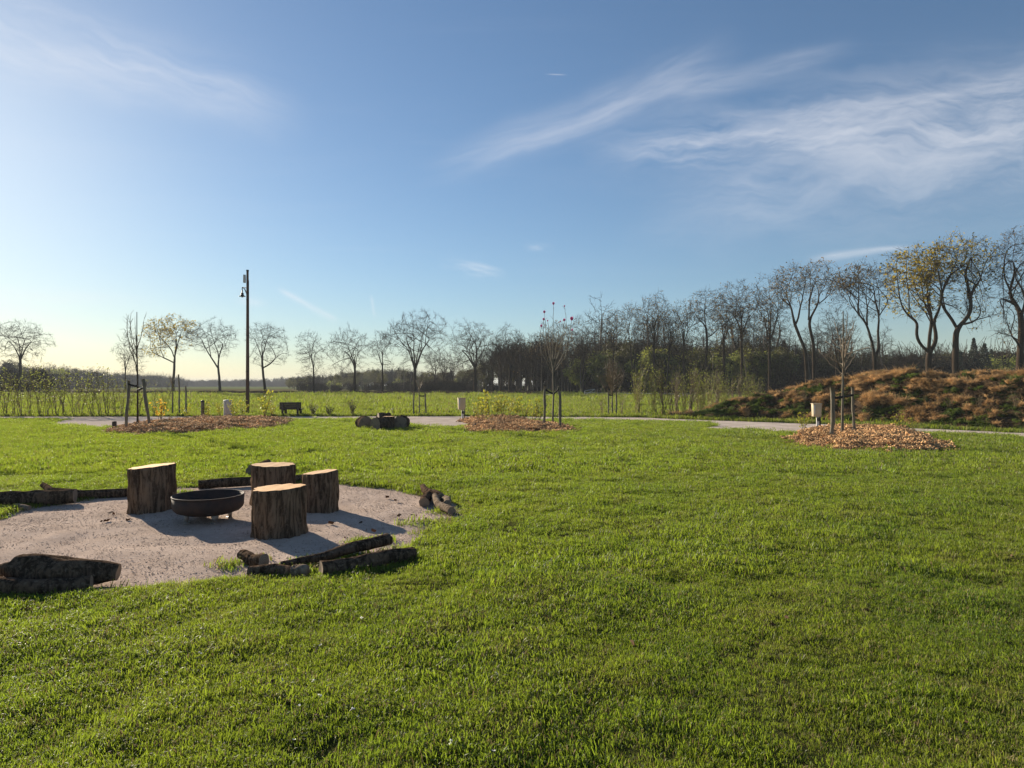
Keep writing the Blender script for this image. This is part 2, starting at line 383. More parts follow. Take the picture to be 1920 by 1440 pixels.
# ------------------------------------------------------------------ instancing of loose stuff
_groups = {}
def gn_group(coll):
    if coll.name in _groups: return _groups[coll.name]
    g = bpy.data.node_groups.new('scatter_' + coll.name, 'GeometryNodeTree')
    g.interface.new_socket('Geometry', in_out='INPUT', socket_type='NodeSocketGeometry')
    g.interface.new_socket('Geometry', in_out='OUTPUT', socket_type='NodeSocketGeometry')
    i = g.nodes.new('NodeGroupInput'); o = g.nodes.new('NodeGroupOutput')
    ci = g.nodes.new('GeometryNodeCollectionInfo'); ci.inputs['Collection'].default_value = coll
    ci.inputs['Separate Children'].default_value = True; ci.inputs['Reset Children'].default_value = True
    ip = g.nodes.new('GeometryNodeInstanceOnPoints'); ip.inputs['Pick Instance'].default_value = True
    def attr(nm, typ):
        a = g.nodes.new('GeometryNodeInputNamedAttribute'); a.data_type = typ; a.inputs['Name'].default_value = nm
        return [q for q in a.outputs if q.enabled and q.name == 'Attribute'][0]
    m2p = g.nodes.new('GeometryNodeMeshToPoints')
    g.links.new(i.outputs[0], m2p.inputs[0]); g.links.new(m2p.outputs[0], ip.inputs['Points'])
    g.links.new(ci.outputs[0], ip.inputs['Instance'])
    g.links.new(attr('idx', 'INT'), ip.inputs['Instance Index'])
    e2r = g.nodes.new('FunctionNodeEulerToRotation'); g.links.new(attr('rot', 'FLOAT_VECTOR'), e2r.inputs[0]); g.links.new(e2r.outputs[0], ip.inputs['Rotation'])
    g.links.new(attr('scl', 'FLOAT_VECTOR'), ip.inputs['Scale'])
    g.links.new(ip.outputs[0], o.inputs[0])
    _groups[coll.name] = g
    return g
def protos(name, objs):
    c = bpy.data.collections.new(name)
    for o in objs: c.objects.link(o)
    return c
def scatter(name, coll, P, rng, label, cat, scale=(.8, 1.2), tilt=.0, scl=None, rot=None, idx=None, parent=None):
    P = np.asarray(P, np.float32); n = len(P)
    me = mesh_np(name, P)
    if rot is None:
        rot = np.stack([rng.normal(0, tilt, n), rng.normal(0, tilt, n), rng.uniform(0, 2 * PI, n)], 1)
    if scl is None: scl = rng.uniform(*scale, n)
    scl = np.asarray(scl, np.float32)
    if scl.ndim == 1: scl = np.repeat(scl[:, None], 3, 1)
    if idx is None: idx = rng.integers(0, len(coll.objects), n)
    a = me.attributes.new('rot', 'FLOAT_VECTOR', 'POINT'); a.data.foreach_set('vector', rot.astype(np.float32).ravel())
    a = me.attributes.new('scl', 'FLOAT_VECTOR', 'POINT'); a.data.foreach_set('vector', scl.ravel())
    a = me.attributes.new('idx', 'INT', 'POINT'); a.data.foreach_set('value', np.asarray(idx, np.int32))
    o = bpy.data.objects.new(name, me); COL.objects.link(o)
    md = o.modifiers.new('scatter', 'NODES'); md.node_group = gn_group(coll)
    if parent: o.parent = parent; o['kind'] = 'stuff'
    else: tag(o, label, cat, None, 'stuff')
    return o

# ================================================================== GROUND
# fire place
FPX, FPY, FPR = -3.38, 7.55, 2.80
def fp_radius(a): return FPR * (1 + .03 * np.sin(3 * a + 1) + .018 * np.sin(7 * a) + .012 * np.sin(13 * a + 2))
def in_fire(x, y, grow=0.):
    d = np.hypot(x - FPX, y - FPY); a = np.arctan2(y - FPY, x - FPX)
    return d < fp_radius(a) + grow
def poly_in(x, y, poly):
    x = np.asarray(x); y = np.asarray(y); r = np.zeros(x.shape, bool); n = len(poly); j = n - 1
    for i in range(n):
        xi, yi = poly[i]; xj, yj = poly[j]
        if yi != yj:
            r ^= ((yi > y) != (yj > y)) & (x < (xj - xi) * (y - yi) / (yj - yi) + xi)
        j = i
    return r
UP = [gp(*p) for p in ((0, 781), (430, 781), (860, 780.5), (1200, 782.5), (1300, 787), (1540, 795), (1690, 802), (1920, 812))]
LO = [gp(*p) for p in ((0, 787), (560, 787.5), (1040, 788), (1280, 791.5), (1490, 801), (1730, 812), (1920, 822))]
def extend(L):
    a, b = L[0], L[1]; l0 = np.array([-75., L[0][1] + .3]); d = L[-1] - L[-2]
    e = L[-1] + d / np.linalg.norm(d) * 30
    return [l0] + L + [e]
UP, LO = extend(UP), extend(LO)
def ypath(L, x):
    L = np.array(L); return np.interp(x, L[:, 0], L[:, 1])
APR = [[gp(*p) for p in q] for q in (
    [(150, 786), (95, 797), (150, 801), (205, 804), (300, 800), (430, 788), (430, 786)],
    [(750, 787), (765, 797), (800, 801), (880, 800), (905, 787)],
    [(1300, 792), (1345, 797), (1318, 805), (1400, 809), (1500, 814), (1560, 806), (1560, 800), (1400, 794)])]
BED = [[gp(*p) for p in q] for q in (
    [(193, 812), (230, 802), (290, 795), (380, 789.5), (470, 786), (540, 787.5), (547, 793), (520, 803), (440, 810), (330, 815), (250, 815.5)],
    [(872, 809), (885, 798), (862, 791), (905, 785.5), (960, 786.5), (1000, 796), (1066, 804), (1082, 810), (1040, 814), (950, 814), (900, 813)],
    [(1478, 831), (1510, 812), (1540, 805), (1600, 803), (1680, 806), (1725, 819), (1780, 838), (1794, 846), (1740, 850), (1640, 850), (1540, 844), (1490, 836)])]
def smooth_poly(P, n=6):
    P = np.array(P); Q = []
    for i in range(len(P)):
        p0, p1, p2, p3 = P[i - 1], P[i], P[(i + 1) % len(P)], P[(i + 2) % len(P)]
        for k in range(n):
            t = k / n
            Q.append(.5 * (2 * p1 + (p2 - p0) * t + (2 * p0 - 5 * p1 + 4 * p2 - p3) * t * t + (3 * p1 - p0 - 3 * p2 + p3) * t ** 3))
    return np.array(Q)
BED = [smooth_poly(b) for b in BED]; APR = [smooth_poly(b, 4) for b in APR]
def lawn_h(x, y):
    h = (fbm(x * 2.6, y * 2.6, 3, 3) - .5) * .06 + (fbm(x * .5, y * .5, 9, 2) - .5) * .04
    k = np.clip((ypath(LO, x) - y) / 1.0, 0, 1); h = h * k + (1 - k) * 0.0
    return h + .028
def on_lawn(x, y, margin=0.):
    ok = (y < ypath(LO, x) - margin) & ~in_fire(x, y, margin)
    for q in APR + BED: ok &= ~poly_in(x, y, q)
    return ok
def sheet(name, X, Y, Z, m, kind='structure', smooth=True):
    nr, nc = X.shape
    i = np.arange(nr - 1)[:, None] * nc + np.arange(nc - 1)[None]
    Q = np.stack([i, i + 1, i + nc + 1, i + nc], -1).reshape(-1, 4)
    mb = MB(); mb.add(np.stack([X, Y, Z], -1).reshape(-1, 3), Q)
    o = mb.build(name, m, smooth=smooth); o['kind'] = kind
    return o
# base terrain to the horizon
X, Y = np.meshgrid(np.linspace(-2900, 2900, 41), np.linspace(-300, 3600, 41))
o = sheet('ground', X, Y, np.full_like(X, -.6), M['ground'])
# lawn
rows = np.concatenate([np.arange(-6, .6, .6), .6 * (1.016 ** np.arange(0, 262))]); rows = rows[rows < 40]
u = np.linspace(-1, 1, 300)
X = u[None] * (1.02 * np.maximum(rows, 0)[:, None] + 6.5); Y = np.repeat(rows[:, None], 300, 1)
Z = lawn_h(X, Y)
d = np.hypot(X - FPX, Y - FPY) - fp_radius(np.arctan2(Y - FPY, X - FPX))
Z = np.where(d < 0, -.05, np.where(d < .18, Z * .6 + .0 + (d / .18) * .012, Z))
Z = np.where(Y > ypath(LO, X) - .02, -.09, Z)
for q in APR: Z = np.where(poly_in(X, Y, q), -.06, Z)
o = sheet('lawn', X, Y, Z, M['lawn'])
# gravel disc
n_, k_ = 72, 26
aa = np.linspace(0, 2 * PI, n_ + 1)[:-1]; rr = np.linspace(0, 1, k_) ** .8
A, RR = np.meshgrid(aa, rr); rad = (fp_radius(A) + .10) * RR
X = FPX + rad * np.cos(A); Y = FPY + rad * np.sin(A)
Z = (fbm(X * 3, Y * 3, 5, 3) - .5) * .05 + .005 - .02 * RR ** 6
i = np.arange(k_ - 1)[:, None] * n_; j = np.arange(n_)[None]; k = (j + 1) % n_
mb = MB(); mb.add(np.stack([X, Y, Z], -1).reshape(-1, 3), np.stack([i + j, i + k, i + n_ + k, i + n_ + j], -1).reshape(-1, 4))
o = mb.build('gravel_ground', M['gravel'], smooth=True); o['kind'] = 'structure'
def grav_h(x, y): return (fbm(np.atleast_1d(x) * 3, np.atleast_1d(y) * 3, 5, 3) - .5) * .05 + .005
# path and its aprons
xs = np.linspace(-75, 44, 240)
t = np.linspace(0, 1, 6)[:, None]
X = np.repeat(xs[None], 6, 0); wob = (fbm(xs * .8, xs * 0, 31, 2) - .5) * .5; wob2 = (fbm(xs * .9, xs * 0 + 4, 33, 2) - .5) * .5
Y = (ypath(LO, xs) - .05 + wob)[None] * (1 - t) + (ypath(UP, xs) + wob2)[None] * t
Z = .012 + (fbm(X, Y, 8, 2) - .5) * .02
o = sheet('path', X, Y, Z, M['path'])
for q in APR:
    c = q.mean(0); mb = MB(); n = len(q)
    V = [(c[0], c[1], .022)] + [(p[0], p[1], .018) for p in q]
    mb.add(V, None, [(0, 1 + i, 1 + (i + 1) % n) for i in range(n)])
    o = mb.build('path', M['path']); o['kind'] = 'structure'
# meadow
rows = 18 * 1.02 ** np.arange(0, 97); rows = rows[rows < 121]
u = np.linspace(-1, 1, 200)
X = u[None] * (1.25 * rows[:, None] + 25); Y = np.repeat(rows[:, None], 200, 1)
Z = (fbm(X * .25, Y * .25, 40, 3) - .5) * .3 * np.clip((Y - 40) / 40, .15, 1) - .02
Z = np.where(Y < ypath(UP, X) - .1, -.12, Z)
o = sheet('meadow', X, Y, Z, M['meadow'])
def mead_h(x, y): return (fbm(x * .25, y * .25, 40, 3) - .5) * .3 * np.clip((y - 40) / 40, .15, 1) - .02
# ditch bank and the fields behind it
xs = np.linspace(-150, 30, 260)
cy = 114 + .02 * np.abs(xs) + (fbm(xs * .05, xs * 0, 51, 2) - .5) * 3
prof = np.array([(-2.2, -.1), (-1.0, .16), (-.2, .42), (1.0, .50), (2.2, .42), (5, .0)])
X = np.repeat(xs[None], len(prof), 0); Y = cy[None] + prof[:, :1]
Z = prof[:, 1:] * (1 + .5 * (fbm(xs * .35, xs * 0, 52, 3)[None] - .5)) + (fbm(X * 1.2, Y * 1.2, 53, 2) - .5) * .16
o = sheet('ditch_bank', X, Y, Z, M['soil'])
M['field_brown'] = mat('field_brown', (.10, .10, .04), (.13, .11, .05), .03, coord='World')
M['field_pale'] = mat('field_pale', (.14, .16, .06), (.12, .14, .05), .02, coord='World')
def strip(name, y0, y1, z, m, x0=-900, x1=500):
    X, Y = np.meshgrid(np.linspace(x0, x1, 40), np.linspace(y0, y1, 6))
    o = sheet(name, X, Y, np.full_like(X, z) + (fbm(X * .02, Y * .02, 60, 2) - .5) * .1, m); return o
strip('field', 112, 270, -.10, M['field_brown'])
strip('field', 268, 420, .02, M['field_pale'])
strip('field', 418, 1300, .04, M['meadow'])
# farm track beyond the meadow at the wood's edge
mb = MB(); pts = np.array([gp(1010, 742.2), gp(1060, 741.6), gp(1100, 742.5), gp(1160, 744.5)])
V = [(p[0], p[1] + s_ * 1.6, .16) for s_ in (-1, 1) for p in pts]
mb.add(V, [(i, i + 1, i + 5, i + 4) for i in range(3)]); o = mb.build('track', M['path']); o['kind'] = 'structure'

# ------------------------------------------------------------------ mound on the right
FOOT = [gp(*p) for p in ((1225, 781), (1300, 784.5), (1420, 788), (1540, 792.5), (1690, 799), (1920, 808.5))]
d = FOOT[-1] - FOOT[-2]; FOOT = FOOT + [FOOT[-1] + d / np.linalg.norm(d) * 12]
FOOT = np.array(FOOT)
ns, nw = 260, 64
seg = np.concatenate([[0], np.cumsum(np.linalg.norm(np.diff(FOOT, axis=0), axis=1))])
sv = np.linspace(0, seg[-1], ns)
fx = np.interp(sv, seg, FOOT[:, 0]); fy = np.interp(sv, seg, FOOT[:, 1])
tx = np.gradient(fx); ty = np.gradient(fy); l = np.hypot(tx, ty); nx, ny = -ty / l, tx / l   # pointing away from the path
sg = np.array([0, seg[1], seg[2], seg[3], seg[4], seg[5], seg[6]])
hh = np.interp(sv, sg, [0.0, .32, 1.25, 1.98, 2.05, 2.12, 2.1]) * (1 + .12 * (fbm(sv * .5, sv * 0, 71, 2) - .5))
wdt = np.interp(sv, sg, [1.5, 3.2, 5.5, 7.5, 8, 8.5, 8.5])
tt = np.linspace(0, 1, nw)[:, None]
pr = np.interp(tt[:, 0], [0, .06, .2, .38, .48, .6, .8, 1], [0, .12, .45, .86, .98, 1, .6, 0])[:, None]
X = fx[None] + nx[None] * wdt[None] * tt; Y = fy[None] + ny[None] * wdt[None] * tt
lump = (fbm(X * 1.25, Y * 1.25, 72, 3) - .5) * .4 + (fbm(X * 3.6, Y * 3.6, 73, 2) - .5) * .34
Z = hh[None] * pr + lump * np.clip(hh[None], .15, 1) * np.clip(pr * 3, 0, 1) * np.clip((1 - tt) * 5, 0, 1) - .02
o = sheet('earth_mound', X, Y, Z, M['mound'])
MX, MY, MZ = X, Y, Z

# ------------------------------------------------------------------ mulch beds (smooth mounds)
def bed_points(q, m=9):
    c = q.mean(0); n = len(q); t = np.linspace(0, 1, m)[:, None, None]
    P = c + (q - c)[None] * t; P = P.reshape(m, n, 2)
    z = .20 * (1 - np.linspace(0, 1, m) ** 2.2)[:, None] + (fbm(P[..., 0] * 1.6, P[..., 1] * 1.6, 81, 3) - .5) * .16 * (1 - np.linspace(0, 1, m)[:, None] ** 4)
    return P, z + .03 - .05 * (np.linspace(0, 1, m)[:, None] ** 8)
BEDH = []
for q in BED:
    P, z = bed_points(q); m_, n_ = z.shape
    i = np.arange(m_ - 1)[:, None] * n_; j = np.arange(n_)[None]; k = (j + 1) % n_
    mb = MB(); mb.add(np.concatenate([P, z[..., None]], -1).reshape(-1, 3), np.stack([i + j, i + k, i + n_ + k, i + n_ + j], -1).reshape(-1, 4))
    o = mb.build('mulch_ground', M['mulch'], smooth=True); o['kind'] = 'structure'
    BEDH.append((P, z))
def bed_z(b, x, y):
    P, z = BEDH[b]; d = (P[..., 0] - x) ** 2 + (P[..., 1] - y) ** 2
    return float(z.ravel()[int(np.argmin(d))])

# ================================================================== LOOSE STUFF
rng = np.random.default_rng(4)
def blade_clump(nb, spread, hmin, hmax, wid, lean, seed, m, name='tuft', mdry=None, dry=0., bend=1.):
    r = np.random.default_rng(seed); mb = MB(); mats = np.zeros(nb, int)
    a = r.uniform(0, 2 * PI, nb); d = spread * np.sqrt(r.uniform(0, 1, nb)); bx, by = d * np.cos(a), d * np.sin(a)
    h = r.uniform(hmin, hmax, nb); la = r.uniform(0, 2 * PI, nb); ln = np.abs(r.normal(0, lean, nb)) * h
    fa = r.uniform(0, 2 * PI, nb); wx, wy = np.cos(fa) * wid / 2, np.sin(fa) * wid / 2
    lx, ly = np.cos(la) * ln, np.sin(la) * ln
    def ring(fr, k, wk):
        X0 = bx + lx * k; Y0 = by + ly * k; Z0 = h * fr
        return np.stack([X0 - wx * wk, Y0 - wy * wk, Z0], 1), np.stack([X0 + wx * wk, Y0 + wy * wk, Z0], 1)
    z0 = -.02
    A0, B0 = ring(0, 0, 1.); A1, B1 = ring(.5, .25 * bend, .85); A2, B2 = ring(.82, .68 * bend, .5)
    A0[:, 2] = z0; B0[:, 2] = z0
    tip = np.stack([bx + lx * bend * 1.1, by + ly * bend * 1.1, h * np.clip(1 - .15 * ln / (h + 1e-6), .5, 1)], 1)
    V = np.stack([A0, B0, A1, B1, A2, B2, tip], 1).reshape(-1, 3); b = np.arange(nb)[:, None] * 7
    Q = np.concatenate([b + [0, 1, 3, 2], b + [2, 3, 5, 4]], 0); T = b + [4, 5, 6]
    mb.add(V, Q, T)
    o = mb.build(name, m, link=False, smooth=True)
    if mdry and dry > 0:
        o.data.materials.append(mdry)
        isd = r.uniform(0, 1, nb) < dry
        mi = np.concatenate([isd, isd, isd]).astype(np.int32); o.data.polygons.foreach_set('material_index', mi)
    return o
near = protos('lawn_near', [blade_clump(46, .06, .009, .026, .0034, .8, 10 + i, M['blade'], mdry=M['blade_dry'], dry=(.05, .08, .12, .3)[i % 4]) for i in range(8)])
midp = protos('lawn_mid', [blade_clump(80, .12, .010, .027, .0046, .8, 40 + i, M['blade'], mdry=M['blade_dry'], dry=.07) for i in range(5)])
farp = protos('lawn_far', [blade_clump(150, .3, .011, .028, .0075, .8, 60 + i, M['blade'], mdry=M['blade_dry'], dry=.05) for i in range(4)])
def lawn_scatter(y0, y1, dens, coll, name, label, smin, smax, margin=.0):
    half = 1.0 * y1 + 3.0; n = int(dens * (y1 - y0) * 2 * half)
    x = rng.uniform(-half, half, n); y = rng.uniform(y0, y1, n)
    k = (np.abs(x) < .88 * y + 2.2) & on_lawn(x, y, margin); x, y = x[k], y[k]
    # tufty growth: thick and thin places
    dn = fbm(x * 2.2, y * 2.2, 21, 3); k = rng.uniform(0, 1, len(x)) < np.clip(.5 + 1.8 * (dn - .28), .5, 1); x, y, dn = x[k], y[k], dn[k]
    s = rng.uniform(smin, smax, len(x)) * (.42 + 1.12 * dn) * (.75 + .5 * fbm(x * .8, y * .8, 22, 2))
    scatter(name, coll, np.stack([x, y, lawn_h(x, y)], 1), rng, label, 'grass', scl=s, tilt=.16)
lawn_scatter(1.2, 5.2, 1150, near, 'grass', 'short tufted lawn grass in the foreground', .8, 1.35)
lawn_scatter(5.2, 11, 400, midp, 'grass', 'short sunlit lawn grass around the fire place', .75, 1.25)
lawn_scatter(11, 31, 66, farp, 'grass', 'short sunlit lawn grass further back by the path', .75, 1.2, .1)
# ragged lip of grass around the gravel
n = 900; a = rng.uniform(0, 2 * PI, n); rd = fp_radius(a) + rng.normal(0.0, .06, n)
x, y = FPX + rd * np.cos(a), FPY + rd * np.sin(a)
scatter('grass', near, np.stack([x, y, np.zeros(n)], 1), rng, 'ragged lip of grass round the gravel fire place', 'grass', scale=(1., 2.0), tilt=.2)
# a few weeds in the gravel
wp = []
for px, py, n_, sp_ in ((792, 982, 14, .10), (845, 990, 16, .12), (835, 962, 10, .08), (690, 1015, 8, .06), (720, 1014, 6, .05), (672, 1016, 5, .04), (846, 978, 10, .1),
                        (600, 1062, 26, .12), (640, 1050, 16, .1), (570, 1066, 16, .12), (435, 1058, 8, .08), (670, 1045, 8, .06), (340, 925, 5, .06), (818, 1000, 8, .1)):
    c = gp(px, py)
    for _ in range(n_): wp.append((c[0] + rng.normal(0, sp_), c[1] + rng.normal(0, sp_ * .8), .0))
scatter('weeds', near, wp, rng, 'little green weeds growing through the gravel', 'weeds', scale=(1., 2.4), tilt=.2)
# meadow tufts
mt = protos('meadow_tuft', [blade_clump(60, .35, .06, .17, .018, .6, 80 + i, M['meadow_blade'], mdry=M['blade_dry'], dry=(.03, .1, .25)[i % 3]) for i in range(6)])
n = 52000; y = 19 + (112 - 19) * rng.uniform(0, 1, n) ** 1.15; x = rng.uniform(-1, 1, n) * (.9 * y + 3)
k = (y > ypath(UP, x) + .15); k &= rng.uniform(0, 1, n) < np.clip(.15 + 2.2 * (fbm(x * .35, y * .35, 90, 3) - .3), .15, 1)
x, y = x[k], y[k]
scatter('grass', mt, np.stack([x, y, mead_h(x, y)], 1), rng, 'longer tussocky pasture grass beyond the gravel path', 'grass',
        scl=rng.uniform(.6, 1.5, len(x)) * (.8 + .5 * (y / 100)) * (.55 + .8 * fbm(x * .4, y * .4, 91, 2)), tilt=.1)
n = 9000; y = 24 + 86 * rng.uniform(0, 1, n); x = rng.uniform(-1, 1, n) * (.9 * y + 3); k = (y > ypath(UP, x) + 1) & (fbm(x * .5, y * .22, 92, 3) > .57); x, y = x[k], y[k]
scatter('grass', mt, np.stack([x, y, mead_h(x, y)], 1), rng, 'scattered taller dark tussocks in the pasture', 'grass', scl=rng.uniform(1.2, 2.4, len(x)) * (.7 + y / 110), tilt=.15)
# rough verge along the far side of the path
n = 2600; x = rng.uniform(-40, 26, n); y = ypath(UP, x) + np.abs(rng.normal(0, .35, n)) - .1
scatter('grass', mt, np.stack([x, y, np.zeros(n)], 1), rng, 'rough grass verge on the far side of the path', 'grass', scale=(.5, 1.1), tilt=.15)
# pebbles
def pebbles(seed, nst, rad, s0, s1):
    r = np.random.default_rng(seed); mb = MB()
    oc = np.array([(1, 0, 0), (-1, 0, 0), (0, 1, 0), (0, -1, 0), (0, 0, .6), (0, 0, -.6)], float)
    T = [(0, 2, 4), (2, 1, 4), (1, 3, 4), (3, 0, 4), (2, 0, 5), (1, 2, 5), (3, 1, 5), (0, 3, 5)]
    for _ in range(nst):
        a = r.uniform(0, 2 * PI); d = rad * math.sqrt(r.uniform()); s = r.uniform(s0, s1) * r.uniform(.6, 1)
        ca, sa = math.cos(a * 7), math.sin(a * 7); v = oc * (s * r.uniform(.7, 1.3), s, s * r.uniform(.6, 1))
        v = np.stack([v[:, 0] * ca - v[:, 1] * sa, v[:, 0] * sa + v[:, 1] * ca, v[:, 2]], 1) + (d * math.cos(a), d * math.sin(a), s * .2)
        mb.add(v, None, T)
    return mb.build('pebbles', M['pebble'], link=False)
pb = protos('pebble_patch', [pebbles(i, 18, .16, .003, .009) for i in range(5)])
n = 3000; x = rng.uniform(FPX - 3.1, FPX + 3.1, n); y = rng.uniform(FPY - 3.1, FPY + 3.1, n); k = in_fire(x, y, .03); x, y = x[k], y[k]
scatter('gravel', pb, np.stack([x, y, grav_h(x, y)], 1), rng, 'loose pinkish gravel of the round fire place', 'gravel', scale=(.7, 1.25))
# wood chips on the beds
def chips(seed, nc, rad):
    r = np.random.default_rng(seed); mb = MB()
    for _ in range(nc):
        a = r.uniform(0, 2 * PI); d = rad * math.sqrt(r.uniform()); L = r.uniform(.025, .08); wv = r.uniform(.008, .024)
        m_ = Matrix.Rotation(r.uniform(0, 2 * PI), 3, 'Z') @ Matrix.Rotation(r.normal(0, .5), 3, 'Y') @ Matrix.Rotation(r.normal(0, .5), 3, 'X')
        v = np.array([(-L / 2, -wv / 2, 0), (L / 2, -wv / 3, 0), (L / 2, wv / 3, .004), (-L / 2, wv / 2, .004), (-L / 2, -wv / 2, .012), (L / 2, -wv / 3, .012), (L / 2, wv / 3, .016), (-L / 2, wv / 2, .016)])
        v = v @ np.array(m_).T + (d * math.cos(a), d * math.sin(a), r.uniform(.0, .05))
        mb.add(v, [(4, 5, 6, 7), (0, 1, 5, 4), (1, 2, 6, 5), (2, 3, 7, 6), (3, 0, 4, 7)])
    return mb.build('chips', M['chip'], link=False)
cp = protos('chip_patch', [chips(i, 46, .2) for i in range(6)])
for b, q in enumerate(BED):
    lo, hi = q.min(0), q.max(0); n = int(42 * (hi[0] - lo[0]) * (hi[1] - lo[1]))
    x = rng.uniform(lo[0], hi[0], n); y = rng.uniform(lo[1], hi[1], n); k = poly_in(x, y, q) & (rng.uniform(0, 1, n) < .25 + 1.2 * (fbm(x * 1.4, y * 1.4, 95, 2)))
    x, y = x[k], y[k]; z = np.array([bed_z(b, xx, yy) for xx, yy in zip(x, y)])
    scatter('wood_chips', cp, np.stack([x, y, z], 1), rng, ('brown wood chips on the bed by the lamp post', 'brown wood chips on the middle bed with pink-flowered tree', 'orange wood chips on the bed nearest the mound')[b], 'wood chips', scale=(.7, 1.3), tilt=.15)
# dead grass, weeds on the mound
straw = [blade_clump(60, .22, .08, .26, .028, 1.3, 200 + i, M['straw'], bend=1.2) for i in range(3)]
dark = [blade_clump(50, .2, .05, .18, .024, 1.2, 210 + i, M['straw_dark'], bend=1.2) for i in range(2)]
weed = [blade_clump(50, .18, .06, .2, .034, .9, 220 + i, M['weed']) for i in range(3)]
mc = protos('mound_tuft', [])
for nm, o_ in zip(('a0', 'a1', 'a2', 'b0', 'b1', 'c0', 'c1', 'c2'), straw + dark + weed):
    o_.name = nm; mc.objects.link(o_)
n = 34000; si = rng.integers(0, ns - 1, n); wi = (rng.uniform(0, 1, n) ** 1.0 * (nw * .72)).astype(int)
x, y, z = MX[wi, si], MY[wi, si], MZ[wi, si]; x = x + rng.normal(0, .05, n)
zone = .55 * fbm(x * 2.3 - z * 1.2, y * 2.3 + z * 2.3, 96, 4) + .45 * fbm(x * 3.6, y * 3.6, 73, 2); z2 = fbm(x * 1.7 + 9, y * 1.7 + z * 2, 97, 2)
zone = zone - .09 * np.clip((13.5 - x) / 2, 0, 1) + .02; top = wi / (nw * .72)
idx = np.where(zone > .585, rng.integers(0, 3, n), np.where(z2 > .55, rng.integers(5, 8, n), rng.integers(3, 5, n)))
idx = np.where((top > .8) & (rng.uniform(0, 1, n) < .5), rng.integers(0, 8, n), idx)
rot = np.stack([rng.normal(.25, .3, n), rng.normal(0, .3, n), rng.uniform(-.8, .8, n)], 1)
k = (z > .02) & ((zone > .585) | (z2 > .53) | (rng.uniform(0, 1, n) < .3))
scatter('mound_grass', mc, np.stack([x, y, z], 1)[k], rng, 'dead orange grass and green weeds covering the earth mound', 'grass', scl=(rng.uniform(.2, .62, n) * (.55 + .7 * zone))[k], rot=rot[k], idx=idx[k])
# small white flower heads in the near lawn, fallen leaves on the gravel
def petals(seed):
    mb = MB(); mb.cards(np.random.default_rng(seed).normal(0, .004, (4, 3)) + (0, 0, .03), .009, np.random.default_rng(seed), aspect=.9)
    return mb.build('petals', M['white_petal'], link=False)
pc = protos('petal', [petals(i) for i in range(3)])
n = 230; y = rng.uniform(2.3, 16, n); x = -y * rng.uniform(.02, .85, n); k = on_lawn(x, y); x, y = x[k], y[k]
scatter('petals', pc, np.stack([x, y, lawn_h(x, y)], 1), rng, 'tiny white flower heads and petals dotted over the lawn', 'flowers', scale=(.7, 1.5))
def leaflit(seed):
    r = np.random.default_rng(seed); mb = MB(); mb.cards(r.normal(0, .02, (3, 3)) * (1, 1, .1) + (0, 0, .018), .06, r, aspect=.6)
    return mb.build('leaf', M['litter'], link=False)
lc = protos('leaf_litter', [leaflit(i) for i in range(4)])
lp = [gp(*p) for p in ((727, 935), (743, 970), (776, 970), (743, 942), (675, 983), (650, 1014), (620, 985), (700, 1000), (797, 975), (560, 1000), (200, 980), (240, 978), (210, 968), (830, 985))]
scatter('fallen_leaves', lc, [(p[0], p[1], .01) for p in lp], rng, 'few brown fallen leaves on the gravel', 'leaves', scale=(.7, 1.3))

n = 70; y = rng.uniform(2.6, 12, n); x = rng.uniform(-.8, .8, n) * y; k = on_lawn(x, y); x, y = x[k], y[k]
scatter('fallen_leaves', lc, np.stack([x, y, lawn_h(x, y) + .012], 1), rng, 'brown leaf scraps lying in the lawn grass', 'leaves', scale=(.35, .8), tilt=.3)

